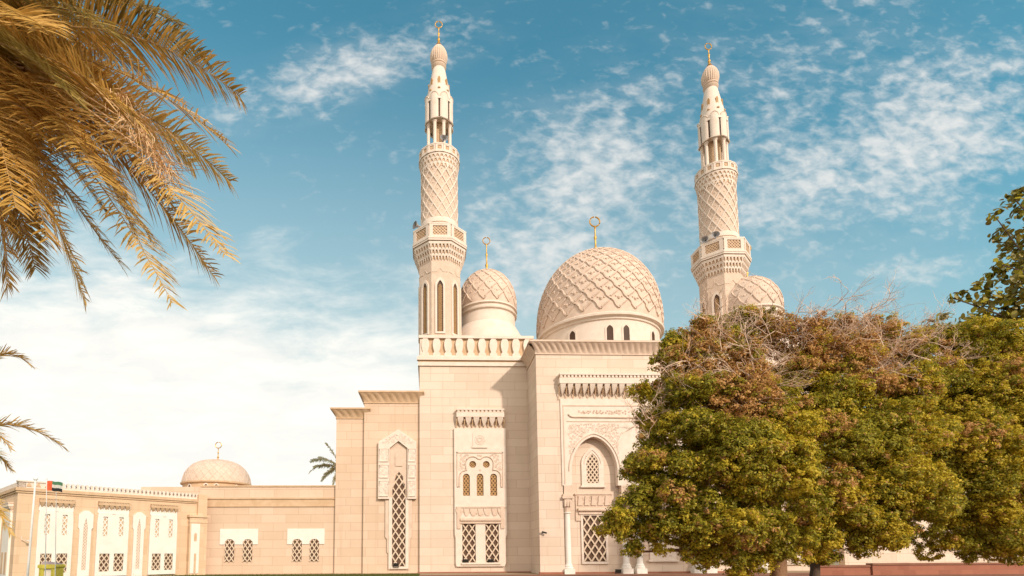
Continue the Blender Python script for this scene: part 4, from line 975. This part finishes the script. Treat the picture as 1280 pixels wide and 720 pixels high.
# indistinct yellow-green object, built as a bin, in front of the annex (only its top is in the picture)
M['lime'] = mottled('lime_paint', (0.47, 0.40, 0.05), (0.56, 0.47, 0.08), 6, 0.4); M['mauve'] = mottled('mauve_grey', (0.30, 0.23, 0.24), (0.38, 0.30, 0.31), 6, 0.6)
Yk = 25.0; ct = P(59, 712, Yk); kz = P(59, 705, Yk).z; ys = tag(empty('yellow_green_object', (ct.x, Yk, 0)), 'yellow-green unidentified rounded object built as a bin with grey lid and pale front in front of the annex', 'bin')
fr = Frame((ct.x, Yk, 0), UX, NY); w = 0.40
def rr(u0, u1, z0, z1, r, n=5):
    o = []
    for cx, cz, a0 in ((u1-r, z0+r, -90), (u1-r, z1-r, 0), (u0+r, z1-r, 90), (u0+r, z0+r, 180)):
        for i in range(n+1): a = R(a0+90*i/n); o.append((cx+r*math.cos(a), cz+r*math.sin(a)))
    return o
mb = MB(); mb.prism(fr, rr(-w*0.9, w*0.9, 0.0, kz-0.10, 0.1), -0.55, 0, [rr(-w*0.42, w*0.42, 0.25, kz-0.22, 0.08)]); mb.prism(fr, rr(-w, w, kz-0.2, kz-0.02, 0.08), -0.6, 0.05); mb.build('body', 'lime', ys)
mb = MB(); mb.prism(fr, [(-w*0.6, kz-0.02), (w*0.85, kz-0.025), (w*0.8, kz+0.02), (-w*0.55, kz+0.10)], -0.5, 0.0); mb.build('lid', 'mauve', ys)
mb = MB(); mb.box(fr, -w*0.42, w*0.42, 0.25, kz-0.22, -0.3, -0.06); mb.build('front_panel', 'white', ys)

# ================================================================== FOLIAGE
RG = np.random.default_rng(11)
def leaf_mesh(name, pos, nrm, size, mats, midx, aspect=0.55, parent=None, ngon=4):
    """many leaf-shaped faces: position, normal and size per leaf"""
    n = len(pos); a = RG.normal(size=(n, 3)); tx = np.cross(nrm, a); tx /= np.linalg.norm(tx, axis=1)[:, None]+1e-9; ty = np.cross(nrm, tx)
    L = size[:, None]; w = L*aspect
    if ngon == 4: sh = [(-0.5, 0), (-0.05, -0.5), (0.5, 0), (-0.05, 0.5)]
    else: sh = [(-0.5, 0), (-0.32, -0.36), (0.05, -0.5), (0.38, -0.28), (0.55, 0), (0.38, 0.28), (0.05, 0.5), (-0.32, 0.36)]
    k = len(sh); v = np.zeros((n, k, 3))
    for i, (p, q) in enumerate(sh): v[:, i] = pos+tx*(L*p)+ty*(w*q) + nrm*(L*0.12*(abs(q)*2-0.5))
    me = bpy.data.meshes.new(name); me.vertices.add(n*k); me.vertices.foreach_set('co', v.reshape(-1)); me.loops.add(n*k); me.loops.foreach_set('vertex_index', np.arange(n*k, dtype=np.int32))
    me.polygons.add(n); me.polygons.foreach_set('loop_start', np.arange(0, n*k, k, dtype=np.int32)); me.polygons.foreach_set('loop_total', np.full(n, k, dtype=np.int32))
    for ma in mats: me.materials.append(M[ma])
    me.polygons.foreach_set('material_index', midx.astype(np.int32)); me.update(calc_edges=True); me.validate()
    return link(name, me, parent)
def unit(n): v = RG.normal(size=(n, 3)); return v/np.linalg.norm(v, axis=1)[:, None]
def crown(name, blobs, parent, per, leaf, mats, mixf, clump=0.30, aspect=0.5, fill=0.55, ngon=4, perclump=60, up_bias=0.45):
    """clumps of leaves gathered on and inside a set of lobes; blobs: (centre, radii)"""
    PP, NN, SS, MI = [], [], [], []
    for (c, r) in blobs:
        r = np.array(r) if hasattr(r, '__len__') else np.array([r, r, r]); area = (r[0]*r[2]+r[0]*r[1]+r[1]*r[2])
        nc = max(3, int(per*area)); d = unit(nc); rad = np.where(RG.random(nc) < fill, RG.uniform(0.82, 1.08, nc), RG.uniform(0.35, 0.85, nc))
        cc = np.array(c)+d*r*rad[:, None]
        kind = mixf(cc, nc)
        for i in range(nc):
            m_ = int(perclump*RG.uniform(0.5, 1.4)); dd = unit(m_); q = RG.random(m_)**0.45; cl = clump*RG.uniform(0.6, 1.35)
            p = cc[i]+dd*(q*cl)[:, None]*np.array([1, 1, 0.75])
            nr = dd*0.7+d[i]*0.35+np.array([0, 0, up_bias])+RG.normal(0, 0.34, (m_, 3)); nr /= np.linalg.norm(nr, axis=1)[:, None]
            PP.append(p); NN.append(nr); SS.append(leaf*RG.uniform(0.6, 1.25, m_)); kk = np.full(m_, kind[i]); sw = RG.random(m_) < 0.12; kk[sw] = RG.integers(0, len(mats), sw.sum()); MI.append(kk)
    return leaf_mesh(name, np.concatenate(PP), np.concatenate(NN), np.concatenate(SS), mats, np.concatenate(MI), aspect, parent, ngon)
def twigs(mb, root, dirv, L, r, depth, rg, spread=0.55, kids=3):
    d = Vector(dirv).normalized(); pts = [Vector(root)]; p = Vector(root); n = 4
    for i in range(n):
        d = (d+Vector((rg.gauss(0, .16), rg.gauss(0, .16), rg.gauss(0, .14)))).normalized(); p = p+d*(L/n); pts.append(p.copy())
    mb.tube(pts, r, 3 if r < 0.012 else 6, r*0.55)
    if depth > 0:
        for k in range(kids):
            q = pts[rg.randint(1, n)]; dd = (d+Vector((rg.gauss(0, spread), rg.gauss(0, spread), rg.gauss(0.08, spread)))).normalized(); twigs(mb, q, dd, L*rg.uniform(0.5, 0.75), r*0.6, depth-1, rg, spread, kids)
def blob_px(lst, Y):
    out = []
    for px, py, rp, *dy in lst:
        y = Y+(dy[0] if dy else 0); c = P(px, py, y); r = rp*y/F; out.append(((c.x, c.y, c.z), (r, r*1.05, r)))
    return out
def broad_tree(label, trunk_px, Y, lobes, dry, rg_seed, tm, r0, top, per=125, mixw=(0.62, 0.31, 0.07)):
    rg = random.Random(rg_seed); base = P(trunk_px[0], 740, Y); base.z = 0
    e = tag(empty('broadleaf_tree', base), label, 'tree', 'bushy trees in front of the mosque entrance')
    mb = MB(); tp = P(trunk_px[1], 640, Y+0.2); pts = []
    for i in range(7):
        q = i/6; p = base.lerp(tp, q); p += Vector((0.08*math.sin(q*5), 0.05*math.cos(q*4), 0)); pts.append(p)
    mb.tube(pts, r0, 12, r0*0.62)
    mb.lathe(base, [(r0*1.7, 0), (r0*1.25, 0.12), (r0, 0.35)], 14)
    bl = blob_px(lobes, Y)
    for (c, r) in bl[::2]:
        c = Vector(c); a = pts[rg.randint(4, 6)]; mid = a.lerp(c, 0.5)+Vector((rg.gauss(0, .2), rg.gauss(0, .2), rg.uniform(-.2, .3)))
        q = [a*(1-s)**2+mid*2*s*(1-s)+c*s*s for s in (0, .2, .4, .6, .8, 1)]; mb.tube(q, r0*0.42, 7, r0*0.10)
    mb.build('trunk', tm, e)
    rs = np.random.default_rng(rg_seed+50); sub = []
    for (c, rr3) in bl:
        c = np.array(c); R0 = rr3[0]
        nsub = max(4, int(7+R0*R0*8.5)); dd = rs.normal(size=(nsub, 3)); dd[:, 1] -= 0.35; dd /= np.linalg.norm(dd, axis=1)[:, None]
        for q in range(nsub):
            rr2 = R0*rs.uniform(0.26, 0.42) if R0 > 0.45 else R0*rs.uniform(0.4, 0.6); sub.append((tuple(c+dd[q]*(R0-rr2*0.75)), (rr2*1.15, rr2*1.15, rr2*0.85)))
        sub.append((tuple(c), (R0*0.55,)*3))
    dryc = [(np.array(P(x, y, Y-0.5)), rr_*Y/F) for x, y, rr_ in dry]
    def mixf(cc, n):
        k = np.where(RG.random(n) < 0.72, RG.choice(3, p=mixw), RG.choice(3, n, p=mixw))
        for dc, dr_ in dryc:
            near = np.hypot(cc[:, 0]-dc[0], cc[:, 2]-dc[2]) < dr_; k[near & (RG.random(n) < 0.62)] = 2
        return k
    crown('crown', sub, e, per, 0.076, ('leaf_g', 'leaf_y', 'leaf_b'), mixf, 0.12, 0.5, 0.8, 4, 34)
    mb = MB()
    for dc, dr_ in dryc:
        for k in range(int(6+dr_*6)):
            d = Vector((rg.gauss(0, 1), -abs(rg.gauss(0.4, .6)), rg.gauss(0.25, 0.6))); o = Vector(dc)+Vector((rg.gauss(0, .35), rg.gauss(0.1, .3), rg.gauss(-0.2, .35)))*dr_
            twigs(mb, o, d, dr_*rg.uniform(0.7, 1.15), 0.011, 3, rg, 0.5, 3)
    if dry: mb.build('dry_branches', 'twig', e)
    return e
TY = 13.2
lobA = [(795, 640, 42), (770, 655, 24, -.4), (830, 600, 48, -.5), (850, 655, 46, -.3), (800, 580, 30), (822, 545, 38, .2), (815, 500, 28, .3), (850, 470, 40), (870, 430, 36, .3), (895, 410, 26, .5), (905, 450, 40, -.3), (880, 520, 56, -.6), (930, 500, 48, -.4), (915, 570, 60, -.8), (900, 640, 56, -.5), (880, 680, 34, .2), (930, 690, 34, .2), (965, 620, 58, -.6), (965, 550, 52, -.6), (975, 680, 38, .1), (790, 690, 12), (840, 438, 20, .2)]
lobB = [(930, 405, 26, .6), (955, 420, 34, .5), (990, 430, 44, .1), (1000, 500, 56, -.2), (1025, 570, 62, -.6), (1020, 640, 58, -.4), (1035, 420, 34, .4), (1050, 460, 48), (1075, 520, 58, -.4), (1085, 590, 56, -.6), (1080, 650, 46, -.3), (1030, 680, 30, .2), (1090, 425, 34, .3), (1120, 440, 36, .3), (1115, 490, 48), (1130, 550, 54, -.4), (1125, 620, 54, -.5), (1110, 660, 30)]
lobC = [(1160, 425, 32, .4), (1180, 480, 52, .2), (1180, 550, 56, -.3), (1190, 620, 60, -.5), (1180, 670, 36, -.1), (1225, 440, 46), (1240, 500, 56, -.2), (1245, 570, 60, -.5), (1245, 640, 56, -.6), (1210, 685, 26), (1265, 675, 34), (1290, 470, 60), (1310, 560, 70, -.3), (1310, 650, 50), (1350, 500, 70), (1360, 600, 70)]
broad_tree('leftmost bushy green tree with thick pale brown trunk, overlapping the arched entrance', (968, 972), TY, lobA, [(855, 455, 30), (905, 425, 42), (915, 495, 46), (945, 470, 40), (885, 400, 24), (800, 520, 24)], 3, 'trunk', 0.21, 620)
broad_tree('middle bushy tree with slim dark trunk and many dry twigs on top', (1016, 1014), TY+1.0, lobB, [(960, 410, 40), (1010, 430, 42), (1045, 410, 44), (1085, 405, 38), (1120, 425, 38), (1070, 450, 44), (1100, 470, 30), (1000, 400, 26)], 5, 'trunk2', 0.135, 620, mixw=(0.55, 0.35, 0.10))
broad_tree('rightmost bushy yellow-green tree, its trunk beyond the right edge', (1345, 1345), TY+2.2, lobC, [(1160, 415, 24), (1190, 440, 22), (1250, 470, 20)], 8, 'trunk', 0.2, 620, mixw=(0.52, 0.41, 0.07))

# broad-leaved tree reaching in from the right, nearer the camera
YB = 17.5; base = P(1420, 700, YB); base.z = 0
e = tag(empty('broad_leaved_tree', base), 'dark tree with large rounded leaves reaching in at upper right', 'tree')
rg = random.Random(21); mb = MB(); top = P(1370, 330, YB); mb.tube([base, base.lerp(top, .35)+Vector((.1, 0, 0)), base.lerp(top, .7), top], 0.28, 10, 0.15)
limbs = [(1270, 250), (1262, 290), (1248, 330), (1212, 380), (1190, 372), (1225, 400), (1265, 380), (1290, 300), (1245, 272)]
for px, py in limbs:
    tip = P(px, py, YB+rg.uniform(-.4, .4)); a = base.lerp(top, rg.uniform(.62, .95)); mid = a.lerp(tip, .5)+Vector((0, 0, .12)); mb.tube([a*(1-s)**2+mid*2*s*(1-s)+tip*s*s for s in (0, .2, .4, .6, .8, 1)], 0.055, 6, 0.016)
mb.build('trunk', 'trunk2', e)
bl = blob_px([(1272, 246, 15), (1284, 265, 18), (1240, 268, 8), (1262, 292, 15), (1290, 310, 30), (1275, 340, 26), (1248, 338, 14), (1235, 352, 10), (1215, 366, 12), (1193, 369, 8), (1230, 378, 15), (1262, 372, 24), (1205, 396, 10), (1228, 402, 16), (1258, 402, 22), (1200, 418, 16), (1235, 424, 22), (1172, 410, 10), (1182, 397, 8), (1290, 380, 34), (1310, 250, 30), (1330, 320, 50), (1350, 400, 60), (1360, 260, 50)], YB)
crown('crown', bl, e, 22, 0.225, ('leaf_big', 'leaf_g'), lambda cc, n: RG.choice(2, n, p=(0.85, 0.15)), 0.22, 0.62, 0.5, 8, 7, 0.5)

# ------------------------------------------------------------------ palms
def frond(P0, P1, P2, ll, n, name, parent, mat, rg, droop=0.25, width=0.028, spread=1.0, rr_=0.016):
    P0, P1, P2 = Vector(P0), Vector(P1), Vector(P2)
    B = lambda s: P0*(1-s)**2+P1*2*s*(1-s)+P2*s*s
    D = lambda s: ((P1-P0)*2*(1-s)+(P2-P1)*2*s).normalized()
    mb = MB(); mb.m = 1; mb.tube([B(i/12) for i in range(13)], rr_, 5, rr_*0.2); mb.m = 0
    up_ = Vector((0, 0, 1)); roll = rg.uniform(-0.5, 0.5)
    for i in range(n):
        s = 0.10+0.90*(i+rg.random()*0.6)/n; p = B(min(s, 1)); tg = D(min(s, 1)); sd = tg.cross(up_)
        if sd.length < 0.05: sd = Vector((1, 0, 0))
        sd.normalize(); nn = sd.cross(tg); sd2 = sd*math.cos(roll)+nn*math.sin(roll); nn2 = sd2.cross(tg)
        L = ll*(0.45+0.55*math.sin(math.pi*min(1, (s*0.85+0.12))))*(1.0 if s < 0.9 else 0.8)
        for sg in (-1, 1):
            k = (0.42+0.5*s)*rg.uniform(0.75, 1.25); v = (tg*k+sd2*sg*spread*rg.uniform(.75, 1.1)+nn2*rg.uniform(-.15, .5)).normalized(); l = L*rg.uniform(0.75, 1.1)
            wv = v.cross(nn2+Vector((rg.gauss(0, .4), rg.gauss(0, .4), rg.gauss(0, .4)))).normalized()*(width*rg.uniform(.7, 1.2)); q1 = p+v*(l*0.4); q2 = p+v*(l*0.75)-up_*(l*droop*.35); q3 = p+v*l-up_*(l*droop)
            mb.add([p-wv*.35, p+wv*.35, q1+wv*.5, q1-wv*.5, q2+wv*.36, q2-wv*.36, q3], [(0, 1, 2, 3), (3, 2, 4, 5), (5, 4, 6)])
    return mb.build(name, (mat, 'rachis'), parent)
def palm_trunk(base, top, r, e, rg):
    mb = MB(); pts = [base.lerp(top, i/14) for i in range(15)]; mb.tube(pts, r, 14, r*0.85)
    n = int((top-base).length/0.16)
    for i in range(n):                                                  # old leaf bases
        z = base.lerp(top, (i+0.5)/n)
        for k in range(9):
            a = 2*math.pi*(k+0.5*(i % 2))/9; N = Vector((math.cos(a), math.sin(a), 0)); fr = Frame(z+N*r*0.86, (-N.y, N.x, 0), N)
            mb.wedge(fr, -r*0.28, r*0.28, -0.08, 0.06, 0, 0.01, r*0.28)
    mb.build('trunk', 'trunk', e)
rg = random.Random(33); YP = 7.2
crownc = P(-38, 70, YP); bs = Vector((crownc.x-0.35, crownc.y+0.1, 0))
pm = tag(empty('date_palm', bs), 'tall date palm with golden brown fronds filling the upper left', 'palm tree'); palm_trunk(bs, crownc, 0.24, pm, rg)
FR = [((60, -40), (222, 28), .2), ((150, 10), (300, 120), 0), ((110, 40), (285, 182), -.5), ((120, 0), (255, 70), .6), ((160, 120), (288, 227), .3), ((165, 175), (281, 318), -.7), ((140, 170), (268, 346), .2),
      ((95, 170), (216, 379), -.3), ((50, 220), (106, 376), .1), ((0, 230), (9, 358), .4), ((80, -90), (190, -30), .2), ((100, 80), (240, 205), .9), ((60, 130), (190, 300), .9), ((30, 190), (150, 330), .8), ((10, 120), (60, 300), -.8),
      ((60, 60), (170, 150), -1.3), ((40, 90), (130, 230), -1.2), ((0, 40), (90, 120), -1.6), ((20, 140), (70, 250), 1.2), ((60, 20), (180, 90), 1.2), ((30, -20), (140, 40), -1.0), ((-20, 100), (20, 260), -1.1), ((80, 110), (215, 255), .1),
      ((-40, 200), (-30, 330), 0), ((-120, 150), (-140, 320), .2), ((-160, 60), (-300, 200), .3), ((-120, -40), (-300, 20), -.4), ((-60, -120), (-120, -180), 0), ((20, -120), (60, -160), .8), ((10, -60), (100, -60), -1.4), ((-100, 100), (-190, 280), 1.2),
      ((0, 0), (60, 40), -2.0), ((40, 30), (120, 100), 1.6), ((20, 80), (100, 190), 1.6), ((-10, 160), (30, 300), 1.0), ((70, 150), (160, 250), -.9)]
for c, tpx, dyy in list(FR[:26:2]):                                             # a second, denser layer behind
    FR.append(((c[0]-40+rg.uniform(-25, 25), c[1]+rg.uniform(-35, 25)), (tpx[0]*0.8-30+rg.uniform(-30, 15), tpx[1]*0.86+rg.uniform(-30, 20)), dyy+rg.uniform(0.3, 1.3)))
for i, (c, tpx, dyy) in enumerate(FR):
    m0 = 'palm_gold' if i in (4, 5, 7, 8, 11, 13) else 'palm_o' if (tpx[1] < 130 and i % 3 != 1) else 'palm'
    frond(crownc+Vector((rg.gauss(0, .08), rg.gauss(0, .08), rg.gauss(0, .08))), P(c[0], c[1]-18, YP+dyy*0.6), P(tpx[0], tpx[1], YP+dyy), 0.62, 140, 'frond', pm, m0, rg, 0.14, 0.021)
mb = MB()
for k in range(5):                                                            # spent flower stalks, pale strands
    o = P(150+k*14, 120+k*22, YP-0.5); 
    mb.tube([crownc, crownc.lerp(o, .5)+Vector((0, 0, .25)), o], 0.014, 5, 0.008)
    for j in range(34):
        d = Vector((rg.uniform(-.1, .9), rg.gauss(0, .35), rg.uniform(-1.1, .1))).normalized(); p = o+Vector((rg.gauss(0, .05), rg.gauss(0, .05), rg.gauss(0, .05))); pts = [p]; l = rg.uniform(.3, .6)
        for s in range(5): d = (d+Vector((rg.gauss(0, .25), rg.gauss(0, .25), rg.gauss(-.12, .2)))).normalized(); p = p+d*l/5; pts.append(p)
        mb.tube(pts, 0.006, 3, 0.003)
mb.build('flower_stalks', 'strand', pm)
# younger palm, lower, just outside the left edge
YQ = 7.8; cq = P(-75, 560, YQ); bq = Vector((cq.x-0.05, cq.y, 0)); pq = tag(empty('young_date_palm', bq), 'lower date palm at the left edge, only frond tips showing', 'palm tree'); palm_trunk(bq, cq, 0.22, pq, rg)
for c, tpx, dyy in [((-20, 400), (40, 458), 0), ((5, 500), (82, 561), .1), ((-20, 540), (14, 588), .3), ((-30, 500), (14, 562), -.3), ((-20, 600), (14, 668), -.2), ((-40, 640), (-10, 700), .2), ((-60, 420), (-50, 380), .3), ((-140, 440), (-220, 480), 0), ((-150, 560), (-230, 640), .2), ((-100, 450), (-120, 420), .9), ((-60, 480), (-20, 420), .9), ((-100, 620), (-120, 720), -.4), ((-30, 580), (0, 640), .9)]:
    frond(cq, P(c[0], c[1], YQ+dyy*.5), P(tpx[0], tpx[1], YQ+dyy), 0.25, 90, 'frond', pq, 'palm_gold', rg, 0.10, 0.013, 0.45, 0.012)
# far palm behind the wing
YF = 56.0; cf = P(426, 585, YF); bf = Vector((cf.x, YF, 0)); pf = tag(empty('far_date_palm', bf), 'distant grey-green palm peeping out behind the stepped left wing', 'palm tree'); palm_trunk(bf, cf, 0.3, pf, rg)
for c, tpx in [((415, 562), (407, 554)), ((405, 568), (388, 577)), ((400, 574), (386, 592)), ((412, 575), (399, 571)), ((412, 585), (402, 601)), ((425, 560), (428, 545)), ((440, 562), (455, 560)), ((448, 572), (468, 590)), ((440, 580), (452, 605)), ((420, 590), (416, 608)), ((436, 566), (446, 550)), ((405, 580), (392, 584))]:
    frond(cf, P(c[0], c[1], YF), P(tpx[0], tpx[1], YF+rg.uniform(-1, 1)), 0.55, 40, 'frond', pf, 'palm_far', rg, 0.3, 0.10, 1.0, 0.03)
